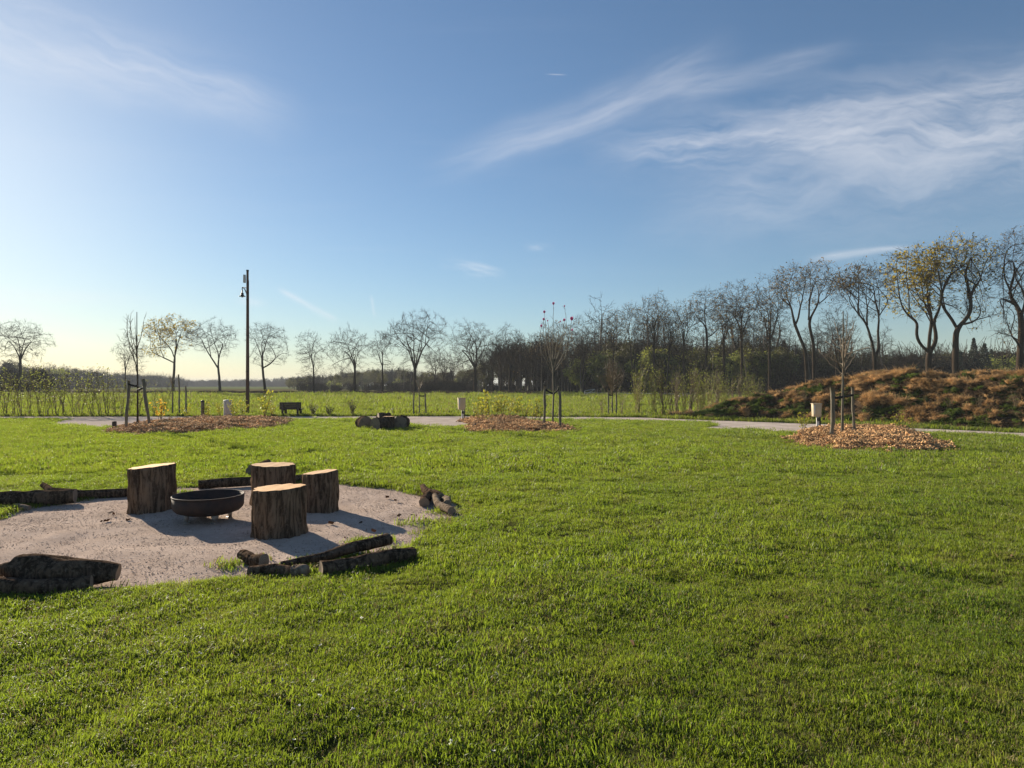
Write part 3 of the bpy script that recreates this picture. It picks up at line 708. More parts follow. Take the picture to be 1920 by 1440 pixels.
# ================================================================== STUMPS, LOGS, FIRE BOWL
def cap(mb_pts, centre, rings=4, lift=0.):
    P = np.asarray(mb_pts); n = len(P); V = [np.asarray(centre, float)[None]]; 
    for k in range(1, rings + 1):
        V.append(centre + (P - centre) * (k / rings))
    T = [(0, 1 + i, 1 + (i + 1) % n) for i in range(n)]; Q = []
    for k in range(rings - 1):
        for i in range(n):
            a0, b0 = 1 + k * n + i, 1 + k * n + (i + 1) % n
            Q.append((a0, a0 + n, b0 + n, b0))
    return np.concatenate(V), Q, T
def stump(label, x, y, r, h, tilt, taper, seed, cat='stump', group='log stumps round the fire bowl', matb='bark_stump', matc='cut', seg=96, furrow=.021):
    root = empty('stump', (x, y, float(grav_h(x, y)[0]) if group else 0), 0); tag(root, label, cat, group)
    r_ = np.random.default_rng(seed); a = np.arange(seg) * 2 * PI / seg; nz = 14
    lob = 1 + .035 * np.cos(2 * a + seed) + .03 * np.cos(3 * a + 2 * seed) + .018 * np.cos(5 * a + seed * 3)
    zs = np.linspace(-.04, 1, nz); V = []
    for k, zf in enumerate(zs):
        fl = 1 + taper * (1 - zf) + .02 * max(0, .15 - zf) / .15
        fur = (vnoise(a * seg / 2 / PI * .42 + 50, np.full(seg, zf * 2.2) + seed, seed) - .5) * 2 * furrow + (vnoise(a * seg / 2 / PI * .9, np.full(seg, zf * 7.), seed + 7) - .5) * furrow * .7
        rad = r * lob * fl + fur * (r / .25)
        X, Y = rad * np.cos(a), rad * np.sin(a)
        Z = zf * (h + tilt[0] * X + tilt[1] * Y)
        V.append(np.stack([X, Y, Z], 1))
    top = V[-1].copy(); V.append(np.stack([top[:, 0] * .97, top[:, 1] * .97, top[:, 2] + .002], 1))
    i = np.arange(nz)[:, None] * seg; j = np.arange(seg)[None]; k = (j + 1) % seg
    mb = MB(); mb.add(np.concatenate(V), np.stack([i + j, i + k, i + seg + k, i + seg + j], -1).reshape(-1, 4))
    mb.build('bark', M[matb], root, smooth=False)
    edge = np.stack([top[:, 0] * .972, top[:, 1] * .972, top[:, 2] + .004], 1)
    cen = edge.mean(0); V, Q, T = cap(edge, cen); V[:, 2] += .004 * np.sin(V[:, 0] * 40) * .5
    mb = MB(); mb.add(V, Q, T); mb.build('cut_face', M[matc], root)
    return root
stump('tall left stump of the four round the fire bowl, top cut on a slope', -4.46, 8.06, .262, .535, (.085, 0), .0, 3)
stump('broad stump at the back of the fire place, dark log behind it', -3.13, 8.55, .262, .50, (-.02, 0), .02, 5)
stump('slimmer stump right of the fire bowl with its top sloping down left', -2.36, 8.02, .205, .465, (.11, .0), .07, 8)
stump('thick furrowed stump in front, nearest the camera', -2.43, 6.76, .25, .475, (.045, 0), .05, 12)

def log(label, P, rad, seed, matb='bark_log', matc='cut_old', group=None, cat='log', sides=30, furrow=.010, bent=.02, name='log', sq=1., knots=1):
    """P: list of world points of the axis, rad: radii at them"""
    P = np.array([tuple(p) for p in P], float); rad = np.array(rad, float)
    c = P.mean(0); c[2] = 0; root = empty(name, c); tag(root, label, cat, group)
    n = 26; tq = np.linspace(0, 1, n); tk = np.linspace(0, 1, len(P))
    A = np.stack([np.interp(tq, tk, P[:, i]) for i in range(3)], 1) - c
    r_ = np.random.default_rng(seed)
    A = A + np.stack([np.sin(tq * PI * 1.5 + r_.uniform(0, 6)) * bent, np.sin(tq * PI * 1.3 + r_.uniform(0, 6)) * bent, np.sin(tq * PI * 2 + r_.uniform(0, 6)) * bent * .3], 1)
    rq = np.interp(tq, tk, rad)
    D = np.gradient(A, axis=0); D /= np.linalg.norm(D, axis=1)[:, None]
    U = np.cross(D, (0, 0, 1.)); U /= np.linalg.norm(U, axis=1)[:, None]; W = np.cross(U, D)
    a = np.arange(sides) * 2 * PI / sides; V = []
    for k in range(n):
        fur = (vnoise(a * 15 / 2 / PI, np.full(sides, tq[k] * 4 + seed), seed) - .5) * 2 * furrow * min(1., rq[k] / .1) + (vnoise(np.cos(a) * 2 + 9, np.sin(a) * 2 + tq[k] * 6, seed + 3) - .5) * rq[k] * .2
        rr = rq[k] + fur
        V.append(A[k] + rr[:, None] * (np.cos(a)[:, None] * U[k] + np.sin(a)[:, None] * W[k] * sq))
    for q in range(knots):
        k = int(r_.integers(2, n - 2)); j = int(r_.integers(0, sides // 2)); V[k][j] += (V[k][j] - A[k]) * .25; V[k][j - 1] += (V[k][j - 1] - A[k]) * .15
    zmin = min(v[:, 2].min() for v in V)
    i = np.arange(n - 1)[:, None] * sides; j = np.arange(sides)[None]; k = (j + 1) % sides
    mb = MB(); mb.add(np.concatenate(V), np.stack([i + j, i + k, i + sides + k, i + sides + j], -1).reshape(-1, 4)); mb.build('bark', M[matb], root)
    for e in (0, n - 1):
        ed = V[e]; cen = ed.mean(0) + D[e] * (-.01 if e == 0 else .01) * r_.uniform(-1, 1); Vv, Q, T = cap(ed, cen, 2)
        # end grain in its own frame so the rings run round the log
        B = np.stack([U[e], W[e], D[e]], 1); loc = (Vv - cen) @ B
        mb = MB(); mb.add(loc, Q, T); o = mb.build('cut_end', M[matc], root)
        o.matrix_local = Matrix([[B[q][0], B[q][1], B[q][2], cen[q]] for q in range(3)] + [[0, 0, 0, 1]])
    return root
def axis(pts):
    """[(px, py of ground contact, radius, lift)] -> axis points, radii"""
    P, r = [], []
    for px, py, rr, lift in pts:
        g = gp(px, py); P.append((g[0], g[1], rr + lift)); r.append(rr)
    return P, r
G1 = 'logs edging the gravel fire place'
def L(label, pts, seed, **kw):
    P, r = axis(pts); kw.setdefault('group', G1); return log(label, P, r, seed, **kw)
L('thick grey-brown log lying at the left rim of the gravel', [(0, 951, .095, 0), (70, 947, .098, 0.0), (139, 943, .09, .0)], 1)
L('thin crooked branch log behind the thick left rim log', [(74, 926, .035, .10), (95, 933, .05, .03), (160, 935, .06, 0), (240, 930, .06, 0)], 2, bent=.03)
L('short pale stick wedged under the thick left rim log', [(22, 955, .035, 0), (60, 957, .035, 0)], 3, matb='bark_pale', knots=0)
L('long straight log on the lawn edge behind the stumps', [(374, 917, .068, 0), (480, 911, .07, 0), (572, 904, .065, 0)], 4)
L('log seen end on, peeping out left of the back stump', [(477, 894, .105, .0), (500, 884, .105, .0)], 5)
L('dark knotty log at the top of the right-hand heap', [(793, 926, .04, .06), (806, 934, .05, .05), (822, 941, .045, .03)], 6, bent=.03)
L('stubby dark round log facing the camera in the right-hand heap', [(797, 951, .062, 0), (803, 934, .06, 0)], 7)
L('pale forked log running forward from the right-hand heap', [(813, 942, .045, .03), (824, 955, .045, .02), (846, 967, .05, 0)], 8, matb='bark_pale')
L('short grey log lying on the grass side of the right-hand heap', [(828, 938, .05, 0), (841, 951, .05, 0)], 9, matb='bark_pale')
L('long half-split log of the front pair, farther from camera', [(528, 1066, .035, 0), (600, 1062, .05, .02), (660, 1047, .06, .04), (732, 1030, .065, .04)], 10, sq=.8)
L('long dark log of the front pair, nearer to camera', [(598, 1086, .07, 0), (690, 1069, .072, 0), (779, 1053, .058, 0.01)], 11)
L('dark knotted branch stub left of the front logs', [(449, 1050, .045, .0), (472, 1060, .05, .0), (497, 1064, .055, 0)], 12, bent=.03, knots=4)
L('short grey log lying before the knotted stub', [(473, 1080, .045, 0), (545, 1083, .048, 0)], 13)
L('pale broken wood chunk at the end of the front logs', [(548, 1086, .055, 0), (570, 1081, .055, 0)], 14, matb='bark_pale', knots=3)
L('massive split log in the lower left corner of the gravel', [(42, 1102, .135, .0), (120, 1104, .125, 0), (219, 1095, .07, .015)], 15, sq=.9, furrow=.012)
L('grey log lying in front of the massive split log', [(-60, 1122, .075, 0), (60, 1121, .075, 0), (166, 1113, .062, 0)], 16)
L('small round log stub left of the massive split log', [(-30, 1092, .05, .02), (30, 1082, .05, .03)], 17)
# fire bowl
bx, by = -3.46, 7.42
root = empty('fire_bowl', (bx, by, float(grav_h(bx, by)[0]))); tag(root, 'round dark steel fire bowl on low feet between the stumps', 'fire bowl')
mb = MB(); mb.lathe([(.0, .07), (.16, .072), (.26, .082), (.335, .108), (.366, .14), (.376, .17), (.378, .278), (.366, .278), (.362, .175), (.33, .135), (.26, .11), (.0, .09)], 64)
mb.build('bowl', M['steel_dark'], root, smooth=False)
mb = MB(); a = np.linspace(0, 2 * PI, 65)
mb.tube(np.stack([.375 * np.cos(a), .375 * np.sin(a), np.full(65, .28)], 1), .009, 6, cap=False); mb.build('rim', M['steel_dark'], root, smooth=True)
for q in range(4):
    an = q * PI / 2 + .72
    mb = MB(); mb.box((.235 * math.cos(an), .235 * math.sin(an), .045), (.075, .04, .12), an + PI / 2, .7); mb.box((.225 * math.cos(an), .225 * math.sin(an), -.002), (.075, .05, .012), an + PI / 2)
    mb.build('foot', M['steel'], root)
r5 = np.random.default_rng(9); mb = MB(); mb.lathe([(0, .15), (.12, .148), (.24, .13), (.31, .135)], 32)
mb.build('ash', M['soil'], root)
# far group of rounds on the lawn
G2 = 'log rounds lying together on the lawn'
def rnd(label, px, py, r, yaw, ln, seed, stand=False):
    g = gp(px, py)
    if stand:
        o = stump(label, g[0], g[1], r, .47, (0, .0), .03, seed, group=None, seg=48, furrow=.012, matb='bark_log'); o['group'] = G2; return o
    d = np.array([math.sin(yaw), math.cos(yaw)]) * ln
    return log(label, [(g[0], g[1], r), (g[0] + d[0], g[1] + d[1], r)], [r, r * .97], seed, group=G2, bent=0., knots=1, cat='log')
rnd('left dark log round of the group lying on the lawn', 686, 806.5, .235, -.5, .5, 21)
rnd('log round showing its pale cut end, second from left in lawn group', 703, 808.5, .225, .55, .5, 22)
rnd('upright stump with sunlit top among the lying lawn rounds', 729, 806.5, .2, 0, 0, 23, True)
rnd('right log round of the group, casting shadow on the lawn', 750, 806, .24, .1, .45, 24)
rnd('log round at the back of the lawn group, mostly hidden', 709, 800, .26, 1.2, .45, 25)

# ================================================================== SMALL STRUCTURES
# lamp post
c = gp(464, 777); root = empty('lamp_post', (c[0], c[1], 0)); tag(root, 'tall brown wooden lamp post with hanging lamp, behind the left mulch bed', 'lamp post')
k = c[1] / F; Hp = (777 - 508) * k
mb = MB(); mb.box((0, 0, Hp / 2 - .1), (.11, .11, Hp + .2), .3, 1.5); mb.build('pole', M['pole'], root, bevel=.02)
mb = MB(); mb.box((0, 0, Hp + .02), (.125, .125, .07), .3); mb.build('pole_cap', M['black'], root)
mb = MB(); mb.box((-.14, -.05, Hp - .42), (.13, .16, .42), .3); mb.build('antenna_box', M['white'], root, bevel=.02)
mb = MB(); mb.tube([(0, 0, Hp - 1.55), (-.05, 0, Hp - 1.2), (-.15, 0, Hp - .95), (-.28, 0, Hp - .88), (-.28, 0, Hp - 1.05)], .028, 8); mb.tube([(0, 0, Hp - .9), (-.28, 0, Hp - .86)], .018, 6)
mb.build('bracket', M['black'], root)
lampo = MB(); lampo.lathe([(.0, .02), (.03, .02), (.035, -.12), (.075, -.16), (.075, -.24), (.09, -.27), (.165, -.31), (.17, -.325), (.0, -.31)], 20, (-.28, 0, Hp - 1.02)); lo_ = lampo.build('lamp_shade', M['black'], root)
mb = MB(); mb.lathe([(.0, -.31), (.05, -.32), (.06, -.36), (.0, -.39)], 14, (-.28, 0, Hp - 1.02)); mb.build('bulb_glass', M['glass'], lo_)
for zf in (.30, .55, .8):
    mb = MB(); wz = .11 * (1.5 - .5 * zf) + .012; mb.box((0, 0, Hp * zf), (wz, wz, .03), .3); mb.build('clamp_band', M['black'], root)
mb = MB(); mb.tube([(.105, -.02, .3), (.088, -.02, Hp * .5), (.075, -.02, Hp - .5)], .012, 5); mb.build('cable', M['black'], root)
# bench seen from behind
c = gp(544.5, 781); root = empty('bench', (c[0], c[1], 0), .03); tag(root, 'dark wooden bench seen from behind, facing the pasture', 'bench')
for z_ in (.42, .535, .65):
    mb = MB(); mb.box((0, .0, z_), (1.06, .045, .112)); mb.build('back_plank', M['bench'], root, bevel=.008)
for y_ in (.16, .29, .42):
    mb = MB(); mb.box((0, y_, .36), (1.06, .12, .045)); mb.build('seat_plank', M['bench'], root, bevel=.008)
for x_ in (-.37, .37):
    mb = MB(); mb.box((x_, -.05, .335), (.10, .055, .67)); mb.box((x_, .45, .165), (.10, .07, .33)); mb.box((x_, .22, .31), (.07, .48, .05)); mb.build('leg', M['bench'], root, bevel=.006)
# electric hook-up boxes
def hookup(label, px, pyb, wpx, top, bot, yaw):
    c = gp(px, pyb); k = c[1] / F; root = empty('hookup_box', (c[0], c[1], 0), yaw); tag(root, label, 'utility box', 'beige hook-up boxes on posts')
    wd = wpx * k; zt, zb = (pyb - top) * k, (pyb - bot) * k
    hb = (zt - zb); mb = MB(); mb.box((-.06, 0, (zt + zb) / 2), (wd, .24, hb), 0, .9); mb.build('housing', M['beige'], root, bevel=.015)
    mb = MB(); mb.box((-.06, 0, zt + .012), (wd + .03, .27, .03)); mb.build('lid', M['beige'], root, bevel=.01)
    mb = MB(); mb.box((-.06 - wd * .36, -.118, (zt + zb) / 2 + .02), (.05, .02, (zt - zb) * .7)); mb.build('cover_plate', M['white'], root)
    mb = MB(); mb.box((-.02, 0, zb / 2), (.085, .06, zb + .1)); mb.build('post', M['white'], root, bevel=.008)
    mb = MB(); mb.box((.07, .02, zb * .62), (.045, .06, zb * 1.6)); mb.build('stake', M['black'], root)
    mb = MB(); mb.box((-.02, -.06, zb * .72), (.10, .05, .13)); mb.build('socket', M['black'], root, bevel=.01)
hookup('beige hook-up box on a white post by the middle mulch bed', 868, 786, 14, 747, 768, .25)
hookup('beige hook-up box beside the right mulch bed, mound behind', 1534, 800, 15.5, 757.5, 781, -.1)
# short round posts
def post(name, label, px, pyb, pyt, rad, m, cat, top=None):
    c = gp(px, pyb); h = (pyb - pyt) * c[1] / F; root = empty(name, (c[0], c[1], .0)); tag(root, label, cat)
    mb = MB(); mb.lathe([(rad * 1.03, -.1), (rad, h * .5), (rad * .98, h - .02), (rad * .9, h), (0, h + .005)], 18); mb.build('shaft', M[m], root, smooth=False)
    if top:
        mb = MB(); mb.lathe([(rad * 1.08, h - .05), (rad * 1.08, h + .01), (rad * .6, h + .035), (0, h + .04)], 18); mb.build('cap', M[top], root)
    return root
post('pillar', 'pale grey round pillar with cap in the left mulch bed', 427, 788, 751, .165, 'concrete', 'pillar', 'white')
post('bollard', 'thin dark post with pale flecks left of the pillar', 380, 790, 752, .07, 'stake', 'post', 'black')
post('bollard', 'short dark bollard at the left end of the left bed', 214.5, 808, 790, .07, 'bench', 'bollard')
post('bollard', 'short dark stub at the near left tip of the middle bed', 892, 806, 794, .07, 'bench', 'bollard')

# stakes with tie straps, and the young trees they hold
def stake(label, pts, pyb, rad, group, b=None, wob=0.01, seed=0):
    c = gp(pts[-1][0], pyb); Z = c[1]; z0 = bed_z(b, c[0], c[1]) if b is not None else 0
    P = [at(px, py, Z) for px, py in pts]; P[-1].z = z0 - .15
    o = MB(); A = np.array([tuple(p) for p in P]); n = 12; t = np.linspace(0, 1, n); tk = np.linspace(0, 1, len(P))
    A = np.stack([np.interp(t, tk, A[:, i]) for i in range(3)], 1); A[:, 0] += np.sin(t * 9 + seed) * wob; A[:, 1] += np.cos(t * 7 + seed) * wob
    cc = np.array([c[0], c[1], z0]); root = empty('tree_stake', cc); tag(root, label, 'stake', group)
    o.tube(A - cc, .85 * rad * (1 + .12 * np.sin(t * 14 + seed)), 9); o.build('pole', M['stake'], root, smooth=True)
    return root, Z
def strap(root, pA, pB, Z):
    c = np.array(root.location); A = np.array(at(*pA, Z)) - c; B = np.array(at(*pB, Z)) - c
    mb = MB(); mid = (A + B) / 2 - (0, 0, .03)
    t = np.linspace(0, 1, 7)[:, None]; P = (1 - t) ** 2 * A + 2 * t * (1 - t) * mid + t * t * B
    for d_ in (-.018, 0, .018): mb.tube(P + (0, -.03, d_), .014, 6)
    mb.build('tie_strap', M['rubber'], root)
gs = 'stakes holding the young trees'
r_, Z_ = stake('crooked left stake of the tree on the right bed', [(1560, 726), (1561, 760), (1563, 785), (1559, 810), (1557, 831)], 832, .065, gs, 2, .012, 1); strap(r_, (1560, 745), (1580, 744), Z_)
r_, Z_ = stake('straight right stake of the tree on the right bed', [(1598, 725), (1600, 775), (1602, 823)], 824, .045, gs, 2, .008, 2); strap(r_, (1599, 740), (1580, 744), Z_)
r_, Z_ = stake('left stake of the pink-flowered tree on the middle bed', [(1022, 724), (1020, 806)], 806, .05, gs, 1, .012, 3); strap(r_, (1022, 730), (1037, 738), Z_)
r_, Z_ = stake('right stake of the pink-flowered tree on the middle bed', [(1047, 724), (1050, 745), (1051, 808)], 808, .055, gs, 1, .01, 4); strap(r_, (1048, 729), (1038, 738), Z_)
r_, Z_ = stake('left leaning stake of the tree on the left bed', [(242, 713), (236, 807)], 808, .055, gs, 0, .01, 5); strap(r_, (242, 720), (258, 724), Z_)
r_, Z_ = stake('right leaning stake of the tree on the left bed', [(268, 711), (272, 735), (281, 806)], 807, .06, gs, 0, .01, 6); strap(r_, (269, 727), (259, 731), Z_)
for i_, (px, pt, lab) in enumerate(((776, 736, 'left'), (797, 738, 'right'))):
    r_, Z_ = stake(f'{lab} thin stake of the slim sapling behind the lawn log rounds', [(px, pt), (px + (-1 if i_ == 0 else 2), 780)], 780, .045, gs, None, .006, 7 + i_)
    if i_ == 1: strap(r_, (797, 742), (786, 742), Z_)
for i_, (px, lab) in enumerate(((1141, 'left'), (1156, 'right'))):
    r_, Z_ = stake(f'{lab} thin stake of the bare sapling right of the pink-flowered tree', [(px, 733), (px, 779)], 779, .045, gs, None, .006, 9 + i_)
    if i_ == 0: strap(r_, (1141, 740), (1149, 741), Z_)
for i_, (px, pt, lab) in enumerate(((336, 702, 'taller'), (349, 724, 'shorter'))):
    r_, Z_ = stake(f'{lab} thin stake beyond the path, left of the grey pillar', [(px - 1, pt), (px + 1, 780)], 780.5, .045, gs, None, .008, 11 + i_)

# ================================================================== TREES
def grow(seeds, seedpar, attr, step, infl, kill, iters, rg, up=.05, jit=.12):
    cap_ = 9000; nodes = np.zeros((cap_, 3)); par = np.full(cap_, -1); nchild = np.zeros(cap_, int)
    n = len(seeds); nodes[:n] = seeds; par[:n] = seedpar
    for p in par[:n]:
        if p >= 0: nchild[p] += 1
    A = attr.copy()
    D = np.linalg.norm(A[:, None] - nodes[None, :n], axis=2); near = D.argmin(1); nd = D.min(1)
    for it in range(iters):
        if not len(A): break
        act = nd < infl
        if not act.any():
            infl *= 1.5; continue
        v = A[act] - nodes[near[act]]; v /= np.linalg.norm(v, axis=1)[:, None] + 1e-9
        idx, inv = np.unique(near[act], return_inverse=True)
        s = np.zeros((len(idx), 3)); np.add.at(s, inv.ravel(), v)
        s += rg.normal(0, jit, s.shape) * np.linalg.norm(s, axis=1)[:, None]; s[:, 2] += up * np.linalg.norm(s, axis=1)
        s /= np.linalg.norm(s, axis=1)[:, None] + 1e-9
        ok = nchild[idx] < 3
        idx, s = idx[ok], s[ok]
        if not len(idx) or n + len(idx) >= cap_: break
        new = nodes[idx] + s * step
        nodes[n:n + len(idx)] = new; par[n:n + len(idx)] = idx; nchild[idx] += 1
        D = np.linalg.norm(A[:, None] - new[None], axis=2); j = D.argmin(1); m = D[np.arange(len(A)), j]
        b = m < nd; near[b] = j[b] + n; nd[b] = m[b]; n += len(idx)
        keep = nd > kill; A, near, nd = A[keep], near[keep], nd[keep]
    return nodes[:n], par[:n]
def resample(P, step):
    P = np.asarray(P, float); d = np.concatenate([[0], np.cumsum(np.linalg.norm(np.diff(P, axis=0), axis=1))])
    n = max(2, int(d[-1] / step) + 1); t = np.linspace(0, d[-1], n)
    return np.stack([np.interp(t, d, P[:, i]) for i in range(3)], 1)
def ellipsoids(E, n, rg, shell=.45):
    vol = np.array([e[3] * e[4] * e[5] for e in E]) ** .8; cnt = np.maximum(8, (n * vol / vol.sum()).astype(int)); out = []
    for e, c_ in zip(E, cnt):
        v = rg.normal(size=(c_, 3)); v /= np.linalg.norm(v, axis=1)[:, None]; r = rg.uniform(0, 1, c_) ** shell
        lobes = rg.normal(size=(7, 3)); lobes /= np.linalg.norm(lobes, axis=1)[:, None]; r = r * (.78 + .42 * np.clip(((v @ lobes.T).max(1) - .45) / .5, 0, 1))
        out.append(np.array(e[:3]) + v * r[:, None] * np.array(e[3:]))
    return np.concatenate(out)
def tree_meshes(limbs, E, base_r, rg, n_att=420, step=.42, tip_r=.016, twigs=3, twl=(.35, .9), leaf=0, leafsize=.16, leafE=None, kill=None, jit=.07, up=.08, sides=5, nmain=99):
    """limbs: polylines (metres, root at origin, first is the trunk); E: crown ellipsoids. Returns trunk, crown and leaf builders."""
    pts, par, lim_t = [], [], []
    for li, L_ in enumerate(limbs):
        Q = resample(L_, step)
        if len(Q) > 3: Q[1:-1] += rg.normal(0, .055 if li else .03, (len(Q) - 2, 3)) * (1, 1, .5)
        if li == 0: pts += list(Q); par += [-1] + list(range(len(Q) - 1)); lim_t += [(0, q / max(1, len(Q) - 1)) for q in range(len(Q))]
        else:
            d = np.linalg.norm(np.array(pts) - Q[0], axis=1); j = int(d.argmin()); k0 = len(pts)
            lim_t += [(li, (q + 1) / max(1, len(Q) - 1)) for q in range(len(Q) - 1)]; pts += list(Q[1:]); par += [j] + list(range(k0, k0 + len(Q) - 2))
    att = ellipsoids(E, n_att, rg)
    nodes, par = grow(np.array(pts), np.array(par), att, step, step * 9, kill or step * 1.35, 90, rg, up, jit)
    n = len(nodes); tips = np.zeros(n); ch = [[] for _ in range(n)]
    for i in range(1, n):
        if par[i] >= 0: ch[par[i]].append(i)
    for i in range(n - 1, -1, -1):
        if not ch[i]: tips[i] += 1
        if par[i] >= 0: tips[par[i]] += tips[i]
    p = math.log(max(tips[0], 3)) / math.log(base_r / tip_r); rad = tip_r * tips ** (1 / p)
    # slight drop of radius with height on the trunk, root flare
    zf = nodes[:, 2]; zz_ = np.clip(zf / max(zf.max(), 1), 0, 1); rad = np.maximum(rad * (1 - .42 * np.clip((zz_ - .25) / .7, 0, 1)), tip_r * .8)
    for q, (li, t_) in enumerate(lim_t):                     # the measured limbs taper steadily to their tips
        if li == 0: rad[q] = base_r * (1 - .28 * t_)
        elif li < nmain: rad[q] = np.clip(rad[q], base_r * (.42 - .34 * t_), base_r * (.62 - .46 * t_))
        else: rad[q] = np.clip(rad[q], base_r * (.17 - .12 * t_), base_r * (.30 - .22 * t_))
    for q in range(len(lim_t), n): rad[q] = min(rad[q], .68 * rad[par[q]] if par[q] < len(lim_t) else rad[par[q]])
    rad = np.maximum(rad, tip_r * .8)
    rad = rad * (1 + .25 * np.exp(-np.maximum(zf, 0) / .5))
    tr, cr = MB(), MB(); thr = base_r * .38
    stack = [(0, None)]
    while stack:
        i, frm = stack.pop(); chain = [i] if frm is None else [frm, i]
        while ch[chain[-1]]:
            c_ = sorted(ch[chain[-1]], key=lambda q: -tips[q])
            for o_ in c_[1:]: stack.append((o_, chain[-1]))
            chain.append(c_[0])
        P = nodes[chain]; rr = rad[chain].copy()
        if frm is not None: rr[0] = rr[1]
        if len(P) > 3:
            P = P.copy()
            for _ in range(2): P[1:-1] = .4 * P[1:-1] + .3 * (P[:-2] + P[2:])
        big = rr > thr
        if big[0] or big[1:2].any():
            k = max(2, int(big.sum()) + 1); tr.tube(P[:k], rr[:k], 8, cap=False)
            if k < len(P): cr.tube(P[k - 1:], rr[k - 1:], sides, cap=False)
        else: cr.tube(P, rr, sides if rr[0] > .03 else 3, cap=False)
    thin = np.where(tips <= 4)[0]; thin = thin[thin > 0]
    pd = nodes[thin] - nodes[np.maximum(par[thin], 0)]
    A, B = [], []
    for _ in range(twigs):
        dv = pd / (np.linalg.norm(pd, axis=1)[:, None] + 1e-9) + rg.normal(0, .6, pd.shape) + (0, 0, .15)
        dv /= np.linalg.norm(dv, axis=1)[:, None]; ln = rg.uniform(*twl, (len(thin), 1))
        A.append(nodes[thin]); B.append(nodes[thin] + dv * ln)
    A, B = np.concatenate(A), np.concatenate(B)
    mid = A + (B - A) * rg.uniform(.35, .7, (len(A), 1)); side = mid + (rg.normal(0, 1, A.shape)) * np.linalg.norm(B - A, axis=1)[:, None] * .28
    cr.segs(A, B, tip_r * .75, tip_r * .35); cr.segs(mid, side, tip_r * .5, tip_r * .3)
    lf = MB()
    if leaf:
        C = np.concatenate([B, side]); C = C[rg.permutation(len(C))]
        if leafE is not None:
            pr = np.zeros(len(C))
            for e in leafE:
                q = (((C - np.array(e[:3])) / np.array(e[3:6])) ** 2).sum(1); pr = np.maximum(pr, np.where(q < 1, 1., 0.) * (e[6] if len(e) > 6 else 1.))
            pr = np.maximum(pr, .12); C = C[rg.uniform(0, 1, len(C)) < pr]
        C = C[:leaf] if len(C) >= leaf else np.concatenate([C, C[rg.integers(0, max(1, len(C)), leaf - len(C))] + rg.normal(0, .2, (leaf - len(C), 3))])
        lf.cards(C + rg.normal(0, .12, C.shape), leafsize, rg)
    return tr, cr, lf
def px_tree(name, label, base, Z, limbs, crown, base_r, seed, leaf=0, leafmat='leaf_bronze', leafsize=.2, leafE=None, group=None, cat='tree', depth=.85, z0=0., mats=('bark_tree', 'twig'), foliage='foliage', **kw):
    """a tree measured on the photograph: base px, distance Z, trunk and limbs as px polylines, crown ellipses (cx, cy, rx, ry) in px"""
    rg = np.random.default_rng(seed); k = Z / F; pyb = HY + F * (H - z0) / Z; bx_ = base
    def loc(p, d=0.): return np.array([(p[0] - bx_) * k, d, (pyb - p[1]) * k])
    LL = []
    for li, l_ in enumerate(limbs):
        n = len(l_); dd = np.zeros(n)
        if li: dd = np.cumsum(np.concatenate([[0], rg.normal(0, .35, n - 1)])) * (1 if li else 0)
        P = [loc(p, dd[i]) for i, p in enumerate(l_)]
        if li == 0: P[0] = np.array([P[0][0], 0, -.15])
        LL.append(P)
    EE = []
    for (cx, cy, rx, ry) in crown:
        rx, ry = rx * 1.14, ry * 1.1
        c_ = loc((cx, cy)); EE.append((c_[0], rg.normal(0, .08) * rx * k, c_[2], rx * k, max(rx, .6 * ry) * k * depth, ry * k))
    for l_ in limbs[1:]:                                    # side twigs along the limbs themselves
        for p in l_[len(l_) // 2:]:
            c_ = loc(p); w_ = rg.uniform(9, 15); EE.append((c_[0] + rg.normal(0, 5) * k, rg.normal(0, .5), c_[2], w_ * k, w_ * k, w_ * k))
    for l_ in list(LL[1:]):                                 # forks: side limbs that fan out to the rim of the crown
        Lm = sum(np.linalg.norm(l_[q + 1] - l_[q]) for q in range(len(l_) - 1))
        for t_ in (.38, .62, .85):
            i_ = t_ * (len(l_) - 1); q = int(i_); p0 = l_[q] + (l_[min(q + 1, len(l_) - 1)] - l_[q]) * (i_ - q)
            e = EE[int(rg.integers(0, len(crown)))]; an = rg.uniform(-.15, PI + .15)
            p1 = np.array([e[0] + math.cos(an) * e[3] * .85, e[1] + rg.normal(0, .35) * e[4], e[2] + math.sin(an) * e[5] * .8])
            dv = p1 - p0; dl = np.linalg.norm(dv)
            if dl < 1.2: continue
            p1 = p0 + dv * min(1., 1.1 * Lm / dl); md = p0 + (p1 - p0) * .5 + np.array([0, 0, .06 * dl]) + rg.normal(0, .05 * dl, 3)
            LL.append([p0, p0 + (md - p0) * .5 + rg.normal(0, .03 * dl, 3), md, p1])
    nmain = len(limbs)
    lE = None
    if leafE:
        lE = []
        for (cx, cy, rx, ry, q) in leafE:
            c_ = loc((cx, cy)); lE.append((c_[0], 0, c_[2], rx * k, 9., ry * k, q))
    kw['n_att'] = int(kw.get('n_att', 430) * 1.7); kw['twigs'] = kw.get('twigs', 3) + 1; kw.setdefault('tip_r', .0145)
    tr, cr, lf = tree_meshes(LL, EE, base_r * .76, rg, nmain=nmain, leaf=leaf, leafsize=leafsize, leafE=lE, **kw)
    X = (bx_ - 960) * k; root = empty(name, (X, Z, z0)); tag(root, label, cat, group)
    tr.build('trunk', M[mats[0]], root, smooth=True); cr.build('crown', M[mats[1]], root)
    if leaf: lf.build(foliage, M[leafmat], root)
    return root
GT = 'bare trees standing along the far ditch'
Zd = 116.
